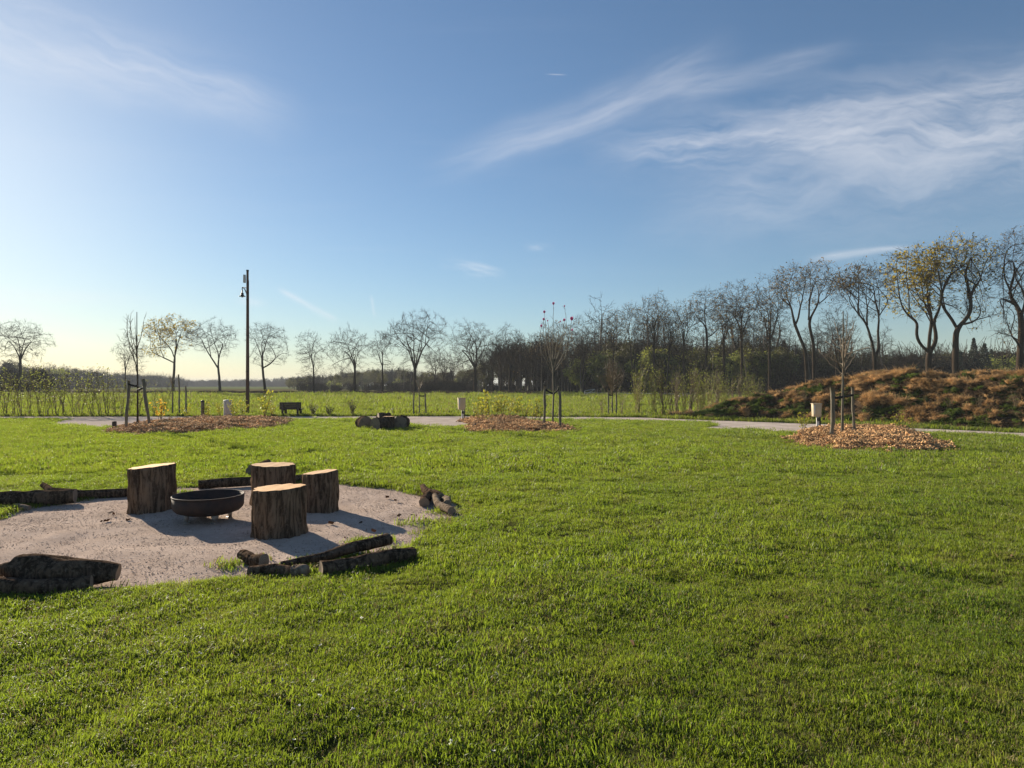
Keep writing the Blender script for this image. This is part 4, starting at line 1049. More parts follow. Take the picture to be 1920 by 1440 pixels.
def row_tree(label, x, top, cl, crr, cb, fork, seed, Z=Zd, lean=0, base_r=.3, leaf=0, n_att=430, spread=None, group=GT, leafmat='leaf_bronze', lim=None, twigs=3, step=.42, **kw):
    """ordinary roadside tree: trunk to the fork, three or four rising limbs, egg-shaped crown"""
    pb = HY + F * H / Z; cx = (cl + crr) / 2; rx = (crr - cl) / 2; cy = (top + cb) / 2; ry = (cb - top) / 2
    xf = x + lean
    limbs = [[(x, pb), (x + lean * .6, (pb + fork) / 2), (xf, fork)]]
    rg = np.random.default_rng(seed + 500)
    for q in (lim or (-.62, -.15, .3, .66)):
        ex = cx + q * rx * rg.uniform(.75, 1.0); ey = cy + ry * (.15 - .55 * (1 - abs(q))) 
        mx = xf + (ex - xf) * .38 + rg.normal(0, 1.5); my = fork + (ey - fork) * .55
        limbs.append([(xf, fork + rg.uniform(-1, 5)), (mx, my), (ex, ey)])
    crown = [(cx, cy, rx, ry), (cx + rg.normal(0, .2) * rx, cy - ry * .2, rx * .8, ry * .8), (cx + rg.normal(0, .3) * rx, cb + 2, rx * .72, ry * .4), (cx - rx * .6, cy + ry * .1, rx * .5, ry * .5), (cx + rx * .6, cy + ry * .1, rx * .5, ry * .5)]
    return px_tree('oak_tree', label, x, Z, limbs, crown, base_r, seed, group=group, leaf=leaf, leafmat=leafmat, n_att=n_att, twigs=twigs, step=step, **kw)
row_tree('round bare tree at the far left edge, rising from dark undergrowth', 38, 599, -14, 87, 668, 672, 1, lean=0, base_r=.36)
row_tree('small bare tree showing behind the left bed sapling', 235, 628, 216, 268, 690, 692, 2, Z=125, base_r=.2, n_att=300)
px_tree('oak_tree', 'leafy golden-topped tree left of the lamp post', 326, Zd, [[(324, 738), (326, 700), (327, 676)], [(327, 676), (318, 655), (303, 635), (290, 618)], [(327, 676), (333, 648), (341, 625), (347, 610)], [(326, 680), (312, 672), (296, 664), (282, 660)], [(327, 670), (325, 645), (322, 615)]],
        [(317, 620, 42, 27), (338, 632, 26, 32), (290, 657, 20, 12), (296, 625, 26, 18)], .34, 3, leaf=1500, leafmat='leaf_gold', leafsize=.3, leafE=[(312, 606, 50, 20, 1), (290, 655, 24, 14, 1), (285, 625, 22, 18, 1.), (335, 630, 30, 25, .35)], group=GT)
px_tree('oak_tree', 'sparse bare tree with long left fork beside the lamp post', 412, Zd, [[(413, 738), (411, 712), (409, 690)], [(410, 692), (398, 672), (386, 652), (374, 632)], [(409, 690), (409, 665), (402, 640), (396, 622)], [(409, 678), (417, 650), (428, 628)]],
        [(401, 630, 38, 28), (376, 635, 15, 22), (424, 635, 19, 25), (418, 660, 16, 12)], .33, 4, n_att=460, group=GT)
px_tree('oak_tree', 'bare tree right of the lamp post with leaning trunk', 497, Zd, [[(498, 738), (494, 708), (491, 672)], [(491, 672), (497, 650), (508, 628), (512, 615)], [(491, 672), (483, 650), (476, 632)], [(492, 690), (505, 684), (522, 668), (533, 658)], [(491, 668), (490, 640), (489, 618)]],
        [(503, 632, 36, 27), (478, 628, 14, 20), (520, 668, 22, 14), (480, 672, 14, 16)], .33, 5, n_att=480, group=GT)
row_tree('slim bare tree with narrow pointed crown, bench below left', 588, 620, 557, 607, 702, 692, 6, base_r=.24, lim=(-.4, .0, .35))
row_tree('bare tree with flat broad crown right of the slim one', 664, 614, 612, 692, 690, 686, 7, lean=2, base_r=.33)
row_tree('small bare tree between two broad ones on the ditch', 717, 622, 695, 733, 684, 682, 8, base_r=.24, n_att=330, lim=(-.5, .1, .5))
row_tree('largest bare tree on the ditch with wide fan crown', 778, 588, 722, 833, 668, 690, 9, base_r=.42, n_att=700, lim=(-.75, -.4, -.05, .3, .7))
for i_, (x, lab) in enumerate(((815, 'left'), (832, 'middle'), (849, 'right'))):
    row_tree(f'{lab} of three small bare trees before the hazy wood', x, 657 + 3 * (i_ == 1), x - 16, x + 16, 705, 708, 20 + i_, Z=140, base_r=.22, n_att=260)
row_tree('dense fan-shaped tree where the dark wood begins', 891, 604, 848, 927, 690, 690, 11, base_r=.46, n_att=850, leaf=260, leafmat='leaf_olive', lim=(-.8, -.5, -.2, .1, .4, .75))
GW = 'bare trees at the front edge of the dark wood'
row_tree('thin bare tree just right of the dense fan tree', 924, 640, 908, 940, 690, 700, 12, base_r=.2, n_att=240, group=GW)
row_tree('thin twin-crowned tree left of the tall wood-edge oak', 940, 630, 920, 958, 690, 700, 13, base_r=.22, n_att=280, group=GW, Z=120)
row_tree('tall dark oak with open V branches at the wood edge', 957, 612, 924, 992, 688, 692, 14, base_r=.4, n_att=620, lim=(-.7, -.3, .3, .7), group=GW)
row_tree('small tree in a gap of the wood edge', 986, 640, 968, 1008, 700, 704, 15, base_r=.2, n_att=280, group=GW, leaf=200)
row_tree('brownish budding tree right behind the pink-flowered sapling', 1036, 608, 1002, 1074, 680, 690, 16, Z=112, base_r=.3, n_att=560, leaf=900, group=GW)
row_tree('pale-barked tree right of the pink-flowered sapling', 1093, 596, 1066, 1124, 664, 690, 17, Z=106, base_r=.27, n_att=430, leaf=220, group=GW)
GR = 'budding oaks in the row behind the mound'
kw = dict(group=GR, leafmat='leaf_bronze')
row_tree('first thin oak of the row left of the field gate corner', 1150, 586, 1120, 1172, 640, 652, 30, Z=102, base_r=.22, n_att=380, leaf=300, **kw)
px_tree('oak_tree', 'two-stemmed oak spreading like a Y behind the tall rods', 1185, 100, [[(1186, 741), (1186, 700)], [(1186, 700), (1183, 660), (1179, 625), (1168, 605)], [(1186, 702), (1191, 665), (1196, 640), (1208, 612)], [(1197, 638), (1190, 620)], [(1180, 625), (1180, 590)]],
        [(1172, 598, 20, 26), (1202, 615, 13, 18), (1186, 590, 18, 18)], .24, 31, n_att=430, leaf=350, group=GR)
row_tree('straight oak with tall airy crown above the yellow-green shrub', 1226, 555, 1193, 1258, 630, 640, 32, Z=97, base_r=.28, n_att=560, leaf=500, **kw)
row_tree('crooked small oak leaning right behind the tall rods', 1246, 578, 1240, 1284, 640, 652, 33, Z=95, lean=10, base_r=.22, n_att=330, leaf=400, **kw)
row_tree('oak with rounded crown and bent upper limbs above pale rubble', 1282, 566, 1262, 1314, 632, 642, 34, Z=93, base_r=.27, n_att=430, leaf=450, **kw)
px_tree('oak_tree', 'slender oak with one long limb reaching right', 1324, 90, [[(1320, 744), (1322, 700), (1326, 640), (1324, 610)], [(1326, 634), (1340, 622), (1356, 610)], [(1324, 612), (1312, 598), (1298, 585)], [(1324, 610), (1322, 580), (1326, 556)]],
        [(1320, 572, 25, 28), (1302, 582, 14, 16), (1350, 608, 12, 12), (1335, 585, 14, 20)], .26, 35, n_att=420, leaf=420, group=GR)
row_tree('slim pale-trunked oak left of the tall double-crowned one', 1357, 562, 1330, 1402, 630, 640, 36, Z=87, base_r=.27, n_att=430, leaf=420, **kw)
row_tree('tall oak with high double crown and straight trunk', 1391, 534, 1344, 1434, 622, 628, 37, Z=84, base_r=.3, n_att=640, leaf=600, **kw)
row_tree('oak with steep narrow limbs left of the leaning pair', 1443, 528, 1405, 1478, 615, 640, 38, Z=79, base_r=.28, n_att=560, leaf=420, **kw)
px_tree('oak_tree', 'leaning oak curving left, twin of the upright one beside', 1512, 72, [[(1514, 750), (1513, 700), (1510, 655), (1497, 625), (1489, 603)], [(1489, 603), (1482, 570), (1472, 548), (1462, 530)], [(1492, 610), (1500, 575), (1503, 545)], [(1482, 572), (1470, 562), (1455, 556)]],
        [(1487, 527, 30, 30), (1462, 540, 14, 20), (1505, 525, 20, 25)], .29, 39, n_att=520, leaf=550, group=GR)
px_tree('oak_tree', 'upright oak branching right, twin of the leaning one beside', 1526, 73, [[(1527, 750), (1526, 700), (1526, 650), (1520, 620), (1516, 600)], [(1516, 600), (1526, 580), (1535, 567), (1550, 552), (1562, 540)], [(1516, 600), (1514, 570), (1520, 540), (1524, 515)], [(1534, 568), (1540, 535)]],
        [(1532, 523, 30, 28), (1555, 535, 14, 16)], .29, 40, n_att=480, leaf=500, group=GR)
px_tree('oak_tree', 'oak forking low into two wavy stems above the mound', 1641, 66, [[(1640, 752), (1641, 700), (1640, 672)], [(1640, 672), (1629, 640), (1624, 612), (1606, 590), (1592, 570), (1575, 560)], [(1640, 674), (1651, 652), (1652, 615), (1650, 590), (1660, 568), (1672, 552)], [(1606, 590), (1610, 555), (1606, 528)], [(1650, 592), (1642, 560), (1640, 525)], [(1624, 612), (1625, 580), (1628, 550)]],
        [(1605, 528, 34, 30), (1650, 528, 24, 30), (1580, 545, 16, 16), (1628, 520, 30, 24)], .34, 41, n_att=800, leaf=1000, group=GR, leafE=[(1590, 520, 40, 25, .9), (1640, 530, 50, 40, .4)])
px_tree('oak_tree', 'big three-stemmed oak with golden crown above the mound', 1743, 58, [[(1743, 755), (1742, 700), (1741, 660)], [(1741, 662), (1722, 640), (1713, 620), (1724, 606), (1714, 597), (1692, 585), (1676, 562), (1668, 548)], [(1741, 660), (1741, 634), (1745, 600), (1742, 584), (1725, 560), (1708, 540)], [(1741, 662), (1757, 642), (1759, 616), (1753, 594), (1738, 565), (1722, 535)], [(1742, 586), (1735, 555), (1735, 515)], [(1755, 600), (1765, 570), (1762, 530)]],
        [(1718, 508, 48, 42), (1690, 530, 28, 30), (1750, 510, 26, 46), (1690, 575, 20, 14), (1725, 560, 30, 18)], .42, 42, n_att=900, leaf=2300, leafmat='leaf_gold', leafsize=.23, group=GR, leafE=[(1718, 500, 50, 42, 1), (1745, 560, 30, 22, .7), (1685, 580, 24, 14, .7), (1700, 540, 45, 30, .5)])
px_tree('oak_tree', 'tall oak with forked trunk right of the golden crown', 1794, 56, [[(1793, 755), (1791, 700), (1791, 646), (1794, 615)], [(1794, 616), (1782, 594), (1774, 576), (1764, 562), (1772, 530)], [(1794, 616), (1810, 592), (1813, 557), (1805, 522), (1800, 490)], [(1812, 560), (1830, 530), (1850, 505)], [(1806, 525), (1822, 490), (1826, 465)], [(1772, 535), (1785, 500)], [(1800, 612), (1820, 606), (1842, 590)]],
        [(1810, 490, 50, 48), (1840, 510, 28, 40), (1785, 500, 26, 40), (1835, 590, 26, 20)], .40, 43, n_att=850, leaf=1500, leafmat='leaf_gold', leafsize=.2, group=GR, leafE=[(1785, 480, 40, 45, .9), (1830, 500, 45, 60, .35)])
px_tree('oak_tree', 'bare oak at the right edge with curved trunk', 1911, 55, [[(1909, 756), (1911, 690), (1914, 652), (1916, 592)], [(1916, 592), (1906, 555), (1896, 530), (1884, 506)], [(1916, 592), (1928, 560), (1945, 535)], [(1900, 540), (1906, 505), (1902, 470)], [(1912, 655), (1906, 640), (1890, 632), (1878, 628)], [(1910, 570), (1890, 560), (1872, 556)]],
        [(1905, 480, 42, 46), (1880, 510, 18, 36), (1935, 500, 30, 50), (1885, 560, 20, 14), (1890, 620, 18, 14)], .40, 44, n_att=800, leaf=420, group=GR, leafsize=.16)
row_tree('thin bare tree behind the right bed sapling', 1568, 580, 1545, 1600, 665, 668, 45, Z=82, base_r=.18, n_att=330, group=GR, twigs=4)
row_tree('low grey tree with fine twigs between the forked and golden oaks', 1692, 652, 1672, 1716, 690, 705, 46, Z=90, base_r=.16, n_att=260, group=GR)

# ---- young trees in the beds
def sapling(name, label, base_px, pyb, b, stem, shoots, rad, seed, mats=('stake', 'rod'), twigs=3, tw=(.12, .3), cat='young tree', group=None):
    c = gp(base_px, pyb); Z = c[1]; z0 = bed_z(b, c[0], c[1]) if b is not None else 0.; rg = np.random.default_rng(seed); o3 = np.array([c[0], c[1], z0])
    root = empty(name, o3); tag(root, label, cat, group)
    S_ = np.array([tuple(at(px, py, Z)) for px, py in stem]) - o3; S_[0, 2] = -.1
    S_ = resample(S_, .12); tr = MB(); tr.tube(S_, np.linspace(rad, rad * .3, len(S_)), 7); tr.build('trunk', M[mats[0]], root, smooth=True)
    cr = MB(); ends = []
    for sh in shoots:
        P = np.array([tuple(at(px, py, Z)) for px, py in sh]) - o3
        P[:, 1] += np.linspace(0, 1, len(P)) * rg.normal(0, .35); P = resample(P, .1); P[1:] += rg.normal(0, .008, (len(P) - 1, 3))
        cr.tube(P, np.linspace(rad * .42, .006, len(P)), 5); ends.append(P[-1])
        m_ = P[len(P) // 3:]
        for _ in range(twigs):
            A = m_; d_ = rg.normal(0, .55, A.shape) + (0, 0, .8); d_ /= np.linalg.norm(d_, axis=1)[:, None]
            k = rg.uniform(0, 1, len(A)) < .35
            cr.segs(A[k], (A + d_ * rg.uniform(*tw, (len(A), 1)))[k], .006, .003)
    cr.build('branches', M[mats[1]], root)
    return root, np.array(ends), Z
rs = np.random.default_rng(77)
def fan(x0, y0, y1, wd, yt, n, seed, power=.7):
    r = np.random.default_rng(seed); out = []
    for i in range(n):
        sgn = r.uniform(-1, 1); ys_ = r.uniform(y1, y0); ye = yt + abs(sgn) ** 1.3 * (y0 - yt) * .45 + r.uniform(0, 25); ye = min(ye, ys_ - 15)
        ex = x0 + sgn * wd; out.append([(x0, ys_), (x0 + (ex - x0) * .55, ys_ + (ye - ys_) * .45), (ex, ye)])
    return out
sapling('young_tree', 'tall staked young tree with pale upswept twigs on the right bed', 1580, 829, 2, [(1579, 829), (1580, 740), (1581, 660), (1581, 583)], fan(1581, 722, 640, 34, 588, 16, 1), .042, 51, ('stake', 'twig_pale'), 2, (.12, .3))
rt, en, Zm = sapling('young_tree', 'staked young tree with pink buds on long shoots, middle bed', 1037, 802, 1, [(1036, 803), (1038, 740), (1037, 690), (1036, 640)],
    [[(1037, 700), (1036, 640), (1037, 573)], [(1037, 695), (1052, 650), (1063, 615), (1060, 574)], [(1037, 690), (1026, 650), (1023, 615), (1020, 589)], [(1037, 700), (1022, 660), (1018, 630), (1017, 605)], [(1037, 690), (1050, 650), (1055, 620), (1056, 605)], [(1037, 700), (1058, 660), (1066, 630), (1069, 604)], [(1037, 700), (1014, 660), (1012, 635), (1015, 614)], [(1037, 700), (1060, 670), (1070, 640), (1074, 619)], [(1036, 690), (1045, 640), (1050, 604)], [(1036, 690), (1030, 640), (1027, 603)]], .04, 52, ('stake', 'stake'), 1, (.1, .25))
for i_, e in enumerate(en):
    mb = MB(); s_ = .62 * (.085, .055, .085, .075, .085, .115, .085, .07, .05, .05)[i_]
    for q in range(6):
        an = q * PI / 3; t_ = np.linspace(0, 1, 5)
        for k in range(4):
            w0, w1 = [.55 * s_ * math.sin(PI * (.15 + .8 * tt_)) for tt_ in (t_[k], t_[k + 1])]
            def pt(tt_, w_):
                rr = s_ * (.16 + .55 * math.sin(tt_ * PI * .8)); d_ = np.array([math.cos(an), math.sin(an), 0]); s2 = np.array([-math.sin(an), math.cos(an), 0])
                return e + d_ * rr + s2 * w_ + (0, 0, tt_ * s_ * 1.9)
            mb.add([pt(t_[k], -w0), pt(t_[k], w0), pt(t_[k + 1], w1), pt(t_[k + 1], -w1)], [(0, 1, 2, 3)])
    mb.build('pink_flower', M['petal'], rt, smooth=True)
sapling('young_tree', 'slender staked young tree with few upright shoots, left bed', 258, 806, 0, [(258, 806), (258, 720), (256.5, 640), (256.5, 585)], [[(257, 700), (248, 655), (243, 620), (244, 588)], [(257, 690), (240, 650), (234, 622), (231, 596)], [(257, 680), (263, 640), (268, 610)], [(257, 670), (236, 640), (222, 615)], [(257, 660), (250, 630), (247, 600)], [(257, 655), (266, 625), (270, 600)]], .036, 53, ('twig', 'rod'), 3, (.1, .3))
sapling('young_tree', 'slim bare sapling between two stakes behind the log rounds', 786, 780, None, [(786.5, 780), (786, 735), (786, 695)], fan(786, 738, 715, 9, 698, 8, 4), .035, 54, ('stake', 'rod'), 2, (.15, .3))
sapling('young_tree', 'twiggy brown sapling between two stakes right of the middle bed', 1148, 779, None, [(1148, 779), (1148, 730), (1149, 690)], fan(1148, 745, 710, 26, 668, 34, 5), .04, 55, ('stake', 'rod'), 4, (.2, .5))
sapling('young_tree', 'thin bare sapling beside the stakes left of the grey pillar', 323, 780, None, [(323, 780), (324, 740), (325, 690)], fan(324, 740, 720, 10, 690, 5, 6), .045, 56, ('stake', 'rod'), 2, (.2, .4))

# ---- shrubs: hedge saplings on the left, rods on the right, yellow shrubs in the beds
def shrub_proto(name, h, wd, nst, seed, stem_m, leaf_m, nleaf, lsz, stem_r=.012, up=.75, leafz=(.3, 1.), twig=2, arch=0.1):
    r = np.random.default_rng(seed); st = MB(); lf = MB(); C = []
    for i in range(nst):
        a = r.uniform(0, 2 * PI); rr = wd * math.sqrt(r.uniform(.02, 1)); hh_ = h * r.uniform(.6, 1.) * (1 - .25 * rr / max(wd, .01))
        b0 = np.array([r.normal(0, wd * .12), r.normal(0, wd * .12), -.05]); e = np.array([math.cos(a) * rr, math.sin(a) * rr, hh_])
        t_ = np.linspace(0, 1, 8)[:, None]; P = b0 * (1 - t_) + e * t_; P[:, :2] = b0[:2] * (1 - t_ ** (1 + up)) + e[:2] * t_ ** (1 + up)
        P[1:] += r.normal(0, .02 * h / 2, (7, 3)); st.tube(P, np.linspace(stem_r, stem_r * .35, 8), 4, cap=False)
        for _ in range(twig):
            A = P[3:]; d_ = r.normal(0, .5, A.shape) + (0, 0, .6); d_ /= np.linalg.norm(d_, axis=1)[:, None]
            B = A + d_ * r.uniform(.08, .2, (len(A), 1)) * h * .6; st.segs(A, B, stem_r * .4, stem_r * .2); C += list(B)
        C += list(P[3:])
    C = np.array(C); C = C[(C[:, 2] > leafz[0] * h) & (C[:, 2] < leafz[1] * h)]
    root = empty(name, (0, 0, 0)); st.build('stems', M[stem_m], root)
    if nleaf and len(C):
        Q = C[r.integers(0, len(C), nleaf)] + r.normal(0, .05 * h / 2, (nleaf, 3)); lf.cards(Q, lsz, r, aspect=.6); lf.build('leaves', M[leaf_m], root)
    return root
def place(proto, used, px, pyb, z=None, s=1., label=None, cat='shrub', group=None, rz=0.):
    o = proto if not used else copy_tree(proto)
    c = gp(px, pyb); o.location = (c[0], c[1], z if z is not None else 0); o.scale = (s, s, s); o.rotation_euler = (0, 0, rz)
    tag(o, label, cat, group); return o
hs = [shrub_proto('hedge_sapling', 3.0, .6, 5, 300 + i, 'rod', 'leaf_fresh', 150, .075, .017, .4, (.2, 1.05), 4) for i in range(4)]
use = [0] * 4; hxs = [-60, -35, -8, 10, 27, 38, 55, 72, 88, 104, 118, 137, 152, 170, 186, 200, 214, 228, 244, 262, 290, 307]
for i_, x in enumerate(hxs):
    q = i_ % 4; hgt = (.98, 1.05, .85, 1.0, .8, .92)[i_ % 6] * (1.0 if x < 215 else .72)
    place(hs[q], use[q], x, 780.5 + (i_ * 7 % 3) * .35, None, hgt, 'thin pale-green hedge sapling in the row along the path, left side', 'sapling', 'pale-green hedge saplings along the path', i_ * 1.3); use[q] = 1
rp = [shrub_proto('tall_shrub', 2.9, .55, 16, 320, 'rod', 'leaf_fresh', 160, .06, .012, .5, (.4, 1.), 3), shrub_proto('tall_shrub', 2.6, .5, 15, 321, 'rod_yellow', 'leaf_fresh', 380, .06, .012, .5, (.15, 1.), 3),
      shrub_proto('tall_shrub', 2.4, .6, 14, 322, 'rod_yellow', 'leaf_fresh', 200, .06, .011, .5, (.3, 1.), 3), shrub_proto('tall_shrub', 2.2, .45, 8, 323, 'rod', 'leaf_fresh', 60, .05, .01, .5, (.4, 1.), 2)]
use = [0] * 4
for i_, (x, y, q, s_, lab) in enumerate(
        ((1195, 779, 1, 1.25, 'bright yellow-green willow-like shrub, leafiest of the row behind the path'), (1225, 781, 2, 1.15, 'bare yellowish rod shrub right of the leafy yellow-green one'), (1128, 778, 3, .7, 'low thin bare shrub left of the twiggy staked sapling'), (1166, 778, 3, .8, 'low thin bare shrub right of the twiggy staked sapling'),
        (1243, 780, 0, 1.1, None), (1258, 782, 3, 1.1, None), (1268, 779, 0, 1.0, None), (1282, 779, 2, .95, None), (1296, 778, 0, 1.1, None), (1308, 777, 2, 1.2, None), (1319, 777, 1, 1.05, None), (1332, 776, 2, 1.15, None), (1345, 775, 0, 1.1, None), (1358, 774, 1, 1.0, None), (1372, 773, 3, 1.2, None), (1386, 772, 0, 1.0, None), (1400, 771, 2, 1.1, None), (1418, 769, 1, 1.0, None))):
    place(rp[q], use[q], x, y, None, s_, lab or 'tall bare rod shrub in the thicket where the mound begins', 'shrub', 'tall rod shrubs behind the path', i_ * 2.1); use[q] = 1
ys_ = [shrub_proto('leafy_shrub', .95, .28, 7, 340 + i, 'rod', ('leaf_yellow', 'leaf_yellow', 'leaf_orange')[i], (150, 110, 130)[i], .075, .008, .4, (.25, 1.1), 2) for i in range(3)]
use = [0] * 3
for (x, y, q, s_, b, lab) in ((300, 801, 2, 1.1, 0, 'small shrub with orange-yellow leaves right of the left stakes'), (390, 790, 0, .95, 0, 'small yellow-leaved shrub right of the thin dark post'), (413, 792, 1, .8, 0, 'sparse shrub just left of the grey pillar'), (441, 791, 0, 1., 0, 'bushy yellow-green shrub right of the grey pillar'), (456, 790, 1, .95, 0, 'sparse shrub at the foot of the lamp post'), (497, 794, 1, 1.45, 0, 'tall thin yellow-green shrub left of the bench'), (511, 790, 1, .85, 0, 'low sparse shrub next to the bench'), (352, 796, 1, .8, 0, 'low sparse shrub left of the thin dark post'),
        (896, 797, 1, 1.0, 1, 'sparse yellow shrub at the left of the middle bed'), (907, 792, 0, 1.1, 1, 'yellow-leaved shrub left of the tallest in the middle bed'), (918, 794, 0, 1.45, 1, 'tallest yellow-leaved shrub in the middle bed'), (930, 793, 0, 1.15, 1, 'yellow shrub just right of the tallest in the middle bed'), (944, 794, 1, 1.1, 1, 'sparse olive shrub in the centre of the middle bed'), (955, 792, 1, 1.0, 1, 'olive-twigged shrub right of the middle bed centre'), (966, 794, 0, 1.1, 1, 'yellow shrub in the right half of the middle bed'), (983, 797, 1, .9, 1, 'thin almost leafless shrub in the right half of the middle bed'), (1001, 799, 0, 1.1, 1, 'narrow yellow shrub left of the pink-flowered tree'), (1010, 800, 1, .8, 1, 'tiny twiggy shrub touching the pink-flowered tree stake'), (913, 803, 1, .6, 1, 'low brown twiggy shrub at the front of the middle bed'),
        (1688, 818, 1, .75, 2, 'low twiggy shrub at the back of the right bed'), (1505, 818, 1, .8, 2, 'single thin twiggy shrub at the left tip of the right bed'), (1712, 826, 1, .55, 2, 'low greenish tuft shrub at the right of the right bed')):
    c = gp(x, y); place(ys_[q], use[q], x, y, bed_z(b, c[0], c[1]), s_, lab, 'shrub', 'young shrubs planted in the mulch beds', x * .7); use[q] = 1
bp = shrub_proto('broom_shrub', .75, .34, 26, 360, 'rod', 'needle', 300, .05, .007, .4, (.05, 1.1), 3)
for i_, (x, s_, lab) in enumerate(((587, .85, 'low dark bush nearest the bench'), (617, .85, 'vase-shaped dark bush between two others by the path'), (661, 1.15, 'tall narrow dark bush, rightmost by the path'))):
    o = place(bp, i_, x, 780.5, None, s_, lab, 'bush', 'dark broom bushes beyond the path', i_ * 2.)
    if i_ == 2: o.scale = (.75, .75, 1.3)

# ---- gate, fence tape, rubble by the wood edge
c = gp(1106, 742.5); root = empty('field_gate', (c[0], c[1], .1), -.15); tag(root, 'small white tubular field gate before the dark wood', 'gate')
k = c[1] / F; gw, gh = 19 * k, 11.5 * k
for nm, pts in (('gate_frame', [(-gw / 2, 0, 0), (-gw / 2, 0, gh * .75), (gw / 2, 0, gh), (gw / 2, 0, 0), (-gw / 2, 0, 0)]), ('brace', [(-gw / 2, 0, .05), (gw / 2, 0, gh)]), ('rail', [(-gw / 2, 0, gh * .4), (gw / 2, 0, gh * .45)])):
    mb = MB(); P = np.array(pts)
    for a0, b0 in zip(P[:-1], P[1:]): mb.tube([a0, b0], .035, 6)
    mb.build(nm, M['white'], root)
fy_ = gp(1200, 746.5); root = empty('tape_fence', (fy_[0], fy_[1], 0)); tag(root, 'low pale tape fence along the far edge of the pasture', 'fence')
P = np.array([(gp(x, y)[0] - fy_[0], gp(x, y)[1] - fy_[1], 0) for x, y in ((1120, 746), (1160, 746.5), (1200, 747), (1240, 748), (1280, 749), (1320, 750))])
for p in P:
    mb = MB(); mb.tube([p + (0, 0, -.2), p + (0, 0, 1.)], .03, 6); mb.build('post', M['stake'], root)
mb = MB()
for a0, b0 in zip(P[:-1], P[1:]):
    mb.tube([a0 + (0, 0, .62), (a0 + b0) / 2 + (0, 0, .58), b0 + (0, 0, .62)], .018, 4)
mb.build('tape', M['white'], root)
c = gp(1281, 750); r_ = np.random.default_rng(3)
for i_, (dx_, dz_, sz) in enumerate(((-.7, .12, .28), (-.1, .15, .3), (.45, .12, .3), (.1, .4, .24), (-.35, .36, .22), (.75, .1, .2))):
    mb = MB(); v = r_.normal(size=(40, 3)); 
    import bmesh
    bm = bmesh.new(); bmesh.ops.create_icosphere(bm, subdivisions=2, radius=sz)
    for q in bm.verts: q.co = Vector((q.co.x * 1.2, q.co.y, q.co.z * .75)) * float(.8 + .5 * vnoise(np.array([q.co.x * 4 + i_ * 9]), np.array([q.co.y * 4 + q.co.z * 3]), i_)[0])
    me = bpy.data.meshes.new('rubble'); bm.to_mesh(me); bm.free(); me.materials.append(M['rubble'])
    o = bpy.data.objects.new('rubble', me); COL.objects.link(o); o.location = (c[0] + dx_, c[1] + r_.normal(0, .2), dz_)
    tag(o, 'pale rubble lump in the small heap behind the rod shrubs', 'rubble', 'pale rubble heap behind the rod shrubs')

# ---- little dry stalks on top of the mound
sp_ = shrub_proto('dry_stalk', .8, .2, 9, 380, 'rod', 'leaf_bronze', 0, .05, .008, .4, (.2, 1), 3); use = 0
for i_, (x, yb, Zq, s_, lab) in enumerate(((1510, 712, 28.5, 1., 'dry twiggy stalks on the left shoulder of the mound'), (1780, 697, 24.5, 1., 'dry twiggy stalks below the forked oak on the mound top'), (1835, 697, 24, 1.1, 'tall dry stalk with pale tip on the mound top'), (1760, 699, 25, .7, 'short dry stalks left of the forked oak on the mound top'), (1905, 694, 23, 1., 'dry stalks at the right end of the mound top'), (1560, 708, 28, .7, 'short dry stalks behind the right bed sapling'))):
    o = sp_ if not use else copy_tree(sp_); use = 1
    p = at(x, yb, Zq); d_ = (MX - p.x) ** 2 + (MY - p.y) ** 2; p.z = float(MZ.ravel()[int(np.argmin(d_))]) - .03
    o.location = p; o.scale = (s_,) * 3; o.rotation_euler = (0, 0, i_ * 1.7); tag(o, lab, 'dry plant', 'dry stalks on the mound top')

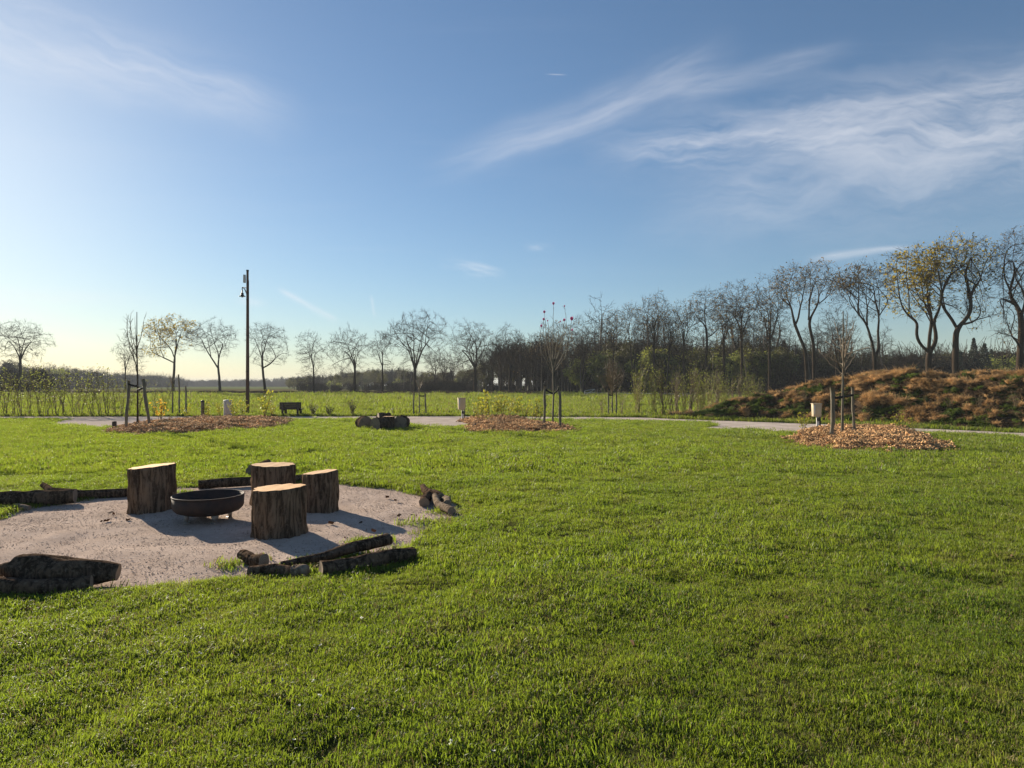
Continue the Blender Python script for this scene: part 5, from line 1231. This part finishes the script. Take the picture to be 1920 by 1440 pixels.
# ================================================================== WOODS (masses too far to count)
def link_free(b, name, m): return b.build(name, M[m], link=False)
def wood_proto(seed, h, kind):
    rg = np.random.default_rng(seed); mb = MB()
    if kind == 'bare':
        tr, cr, _ = tree_meshes([[(0, 0, -.2), (rg.normal(0, .2), 0, h * .5), (rg.normal(0, .4), 0, h * .75)]], [(0, 0, h * .68, h * .17, h * .17, h * .33)], .13, rg, n_att=210, step=.55, tip_r=.02, twigs=3, twl=(.4, .9))
        mb.V = tr.V + cr.V; off = tr.n; mb.Q = tr.Q + [x + off for x in cr.Q]; mb.T = tr.T + [x + off for x in cr.T]; mb.n = tr.n + cr.n
        o = link_free(mb, 'bare', 'twig_far'); o.data.materials.append(M['trunk_pale']); nq = sum(len(q) for q in tr.Q)
        mi = np.zeros(len(o.data.polygons), np.int32); mi[:nq] = 1; o.data.polygons.foreach_set('material_index', mi)
        return o
    if kind in ('bushy', 'fresh', 'brush'):
        n = 2200; v = rg.normal(size=(n, 3)); v /= np.linalg.norm(v, axis=1)[:, None]
        cl = rg.normal(size=(22, 3)); cl /= np.linalg.norm(cl, axis=1)[:, None]; cl *= rg.uniform(.3, .85, (22, 1))
        P = cl[rg.integers(0, 22, n)] + v * rg.uniform(.05, .32, (n, 1))
        P = P * np.array((h * .36, h * .36, h * .42)) + (0, 0, h * .56)
        mb.cards(P, h * .03, rg, aspect=.7); A = np.zeros((22, 3)) + (0, 0, h * .12); mb.segs(A, cl * np.array((h * .33, h * .33, h * .38)) + (0, 0, h * .56), .05, .02)
        mb.tube([(0, 0, -.2), (0, 0, h * .55)], [.14, .06], 5)
        return link_free(mb, kind, {'bushy': 'leaf_olive', 'fresh': 'leaf_fresh', 'brush': 'brush'}[kind])
    if kind == 'thicket':
        n = 420; a = rg.uniform(0, 2 * PI, n); r_ = rg.uniform(0, h * .7, n); A = np.stack([r_ * np.cos(a), r_ * np.sin(a), rg.uniform(-.1, h * .4, n)], 1)
        d_ = rg.normal(0, .35, (n, 3)) + (0, 0, 1); B = A + d_ * rg.uniform(.25, .6, (n, 1)) * h; mb.segs(A, B, .02, .012)
        C = np.stack([rg.normal(0, h * .35, 500), rg.normal(0, h * .35, 500), rg.uniform(0, h * .85, 500)], 1); mb.cards(C, .35, rg, aspect=.5)
        return link_free(mb, 'thicket', 'brush')
    if kind == 'conifer':
        n = 1300; z = rg.uniform(.12, 1, n); r_ = (1 - z) * .22 * rg.uniform(.3, 1, n) ** .5 + .01; a = rg.uniform(0, 2 * PI, n)
        mb.cards(np.stack([r_ * np.cos(a) * h, r_ * np.sin(a) * h, z * h - r_ * h * .25], 1), h * .045, rg, aspect=.45); mb.tube([(0, 0, -.2), (0, 0, h * .95)], [.15, .02], 5)
        return link_free(mb, 'conifer', 'needle')
wl = [wood_proto(400, 11, 'bare'), wood_proto(401, 10, 'bare'), wood_proto(402, 12, 'bare'), wood_proto(403, 8, 'bushy'), wood_proto(404, 7.5, 'bushy'), wood_proto(405, 6, 'fresh'), wood_proto(406, 8, 'brush'), wood_proto(407, 3.2, 'thicket'), wood_proto(408, 10, 'conifer'), wood_proto(409, 7, 'brush')]
for i_, o_ in enumerate(wl): o_.name = 'wood_%02d' % i_
wc = protos('wood_parts', wl)
def wood(name, label, items):
    """items: (x, y, proto index, scale)"""
    P = np.array([(i[0], i[1], -.05) for i in items]); rg = np.random.default_rng(len(items))
    n = len(P); rot = np.stack([np.zeros(n), np.zeros(n), rg.uniform(0, 6.28, n)], 1); s = np.array([i[3] for i in items]); sc = np.stack([s * rg.uniform(.85, 1.25, n), s * rg.uniform(.85, 1.25, n), s], 1)
    scatter(name, wc, P, rg, label, 'wood', scl=sc, rot=rot, idx=[i[2] for i in items])
rg = np.random.default_rng(88)
it = []
# dark wood behind the pasture, from the fan tree to the rod shrubs and on behind the row of oaks
for i_ in range(560):
    px = rg.uniform(895, 1680); d0 = np.interp(px, [895, 1000, 1150, 1400, 1680], [126, 120, 112, 100, 92]); Z = d0 + rg.uniform(0, 1) ** 1.2 * 34
    q = rg.choice([0, 1, 2, 3, 6, 9, 8, 4], p=[.21, .15, .17, .14, .16, .12, .01, .04]); topy = np.interp(px, [895, 960, 1030, 1120, 1300, 1450, 1560, 1680], [668, 650, 640, 640, 648, 652, 662, 668])
    hwant = 1.16 * (HY - topy) / F * Z + H; hp = (11, 10, 12, 8, 7.5, 6, 8, 3.2, 10, 7)[q]
    s_ = hwant / hp * rg.uniform(.75, 1.08)
    if q in (3, 4, 6, 9) and px < 1130:
        if rg.uniform() < .7: continue
    if q in (6, 9) and rg.uniform() < .45: q = int(rg.choice([0, 1, 2]))
    it.append(((px - 960) / F * Z, Z, q, s_))
for i_ in range(420):
    px = rg.uniform(900, 1700); d0 = np.interp(px, [895, 1000, 1150, 1400, 1680], [128, 118, 108, 96, 88]); Z = d0 + rg.uniform(0, 22)
    if px < 1120 and rg.uniform() < .75: continue
    it.append(((px - 960) / F * Z, Z, 7, rg.uniform(.7, 1.35) * (1.0 if px > 1050 else .6)))
for i_ in range(64):
    px = rg.uniform(905, 1620); d0 = np.interp(px, [895, 1000, 1150, 1400, 1680], [122, 114, 104, 92, 84]); Z = d0 + rg.uniform(0, 10); q = rg.integers(0, 3)
    if px > 1120 and rg.uniform() < .65: continue
    topy = np.interp(px, [905, 1000, 1100, 1250, 1400, 1620], [640, 630, 618, 608, 606, 610]) + rg.uniform(0, 60)
    it.append(((px - 960) / F * Z, Z, q, ((HY - topy) / F * Z + H) / (11, 10, 12)[q]))
for i_ in range(70):
    px = rg.uniform(1085, 1500); Z = np.interp(px, [1085, 1500], [108, 92]) + rg.uniform(0, 8); q = int(rg.choice([3, 4, 5])); ty = rg.uniform(632, 662)
    it.append(((px - 960) / F * Z, Z, q, ((HY - ty) / F * Z + H) / (8, 7.5, 6)[q - 3]))
wood('woodland', 'dark dense wood behind the pasture and the oak row', it)
it = []
for i_ in range(260):
    px = rg.uniform(1520, 2250); Z = rg.uniform(100, 135); q = rg.choice([0, 3, 6, 9, 8, 7, 5], p=[.15, .17, .3, .2, .05, .11, .02])
    topy = np.interp(px, [1520, 1640, 1760, 1860, 1930], [662, 660, 655, 652, 650]); hp = (11, 10, 12, 8, 7.5, 6, 8, 3.2, 10, 7)[q]
    it.append(((px - 960) / F * Z, Z, q, ((HY - topy) / F * Z + H) / hp * rg.uniform(.7, 1.05)))
it += [(at(1826, 650, 100).x, 100, 8, .88), (at(1846, 655, 101).x, 101, 8, .8), (at(1885, 655, 100).x, 100, 5, 1.25)]
wood('woodland', 'brownish wood showing over the top of the mound', it)
it = []
for i_ in range(240):
    px = rg.uniform(540, 905); Z = rg.uniform(225, 320) if px < 760 else rg.uniform(160, 230); q = rg.choice([0, 1, 2, 3, 4, 6, 9, 8], p=[.16, .12, .12, .15, .1, .2, .1, .05])
    topy = np.interp(px, [540, 600, 640, 700, 740, 800, 870, 905], [706, 700, 696, 688, 688, 692, 690, 680]); hp = (11, 10, 12, 8, 7.5, 6, 8, 3.2, 10, 7)[q]
    it.append(((px - 960) / F * Z, Z, q, ((HY - topy) / F * Z + H) / hp * rg.uniform(.75, 1.05)))
for i_ in range(40):
    px = rg.uniform(560, 905); Z = rg.uniform(160, 220); q = int(rg.choice([3, 4, 5, 0, 1])); it.append(((px - 960) / F * Z, Z, q, rg.uniform(.35, .8)))
for i_ in range(50):
    px = rg.uniform(560, 905); Z = rg.uniform(150, 225); it.append(((px - 960) / F * Z, Z, 7, rg.uniform(.5, .9)))
wood('woodland', 'hazy mid-distance wood behind the ditch trees', it)
it = []
for i_ in range(170):
    px = rg.uniform(280, 600); Z = rg.uniform(620, 800); q = rg.choice([0, 3, 4, 6, 9]); hp = (11, 10, 12, 8, 7.5, 6, 8, 3.2, 10, 7)[q]
    topy = np.interp(px, [280, 360, 420, 480, 540, 600], [708, 712, 711, 710, 706, 702]) ; it.append(((px - 960) / F * Z, Z, q, ((HY - topy) / F * Z + H) / hp * rg.uniform(.7, 1.15)))
for i_ in range(160):
    px = rg.uniform(280, 600); Z = rg.uniform(600, 640); it.append(((px - 960) / F * Z, Z, 7, rg.uniform(1.2, 2.)))
wood('woodland', 'blue hazy treeline on the horizon behind the lamp post', it)
it = []
for i_ in range(330):
    px = rg.uniform(-420, 345); t_ = np.clip((px + 50) / 395, 0, 1); Z = 170 + 330 * t_ ** 1.5 + rg.uniform(0, 60); q = rg.choice([0, 1, 3, 4, 6, 9, 5], p=[.17, .1, .2, .15, .2, .16, .02])
    topy = np.interp(px, [-420, 0, 70, 120, 180, 230, 280, 345], [662, 674, 678, 683, 690, 697, 704, 715]); hp = (11, 10, 12, 8, 7.5, 6, 8, 3.2, 10, 7)[q]
    it.append(((px - 960) / F * Z, Z, q, ((HY - topy) / F * Z + H) / hp * rg.uniform(.75, 1.05)))
for i_ in range(46):
    px = rg.uniform(-160, 95); Z = rg.uniform(119, 132); it.append(((px - 960) / F * Z, Z, rg.choice([7, 9, 6]), rg.uniform(.55, .8)))
for i_ in range(150):
    px = rg.uniform(-420, 345); t_ = np.clip((px + 50) / 395, 0, 1); Z = 168 + 330 * t_ ** 1.5; it.append(((px - 960) / F * Z, Z, 7, rg.uniform(.9, 1.6) * (1 + t_)))
wood('woodland', 'grey-green wood sinking towards the horizon on the left', it)
# undergrowth at the foot of the mid wood
it = []
for i_ in range(60):
    px = rg.uniform(795, 860); Z = rg.uniform(132, 146); it.append(((px - 960) / F * Z, Z, 7, rg.uniform(.5, .8)))
wood('undergrowth', 'reddish undergrowth below the three small trees', it)

# ------------------------------------------------------------------ air
hz = bpy.data.materials.new('haze'); hz.use_nodes = True; t = hz.node_tree; t.nodes.clear(); n = NT(t)
pv = n.n('ShaderNodeVolumePrincipled'); pv.inputs['Color'].default_value = (.82, .88, .95, 1); pv.inputs['Density'].default_value = .00035; pv.inputs['Anisotropy'].default_value = 0.
out = n.n('ShaderNodeOutputMaterial'); t.links.new(pv.outputs[0], out.inputs['Volume'])
mb = MB(); mb.box((0, 1650, 11.2), (6000, 4100, 26.4)); o = mb.build('haze', hz); tag(o, 'thin pale summer air over the whole scene', 'haze', None, 'stuff')
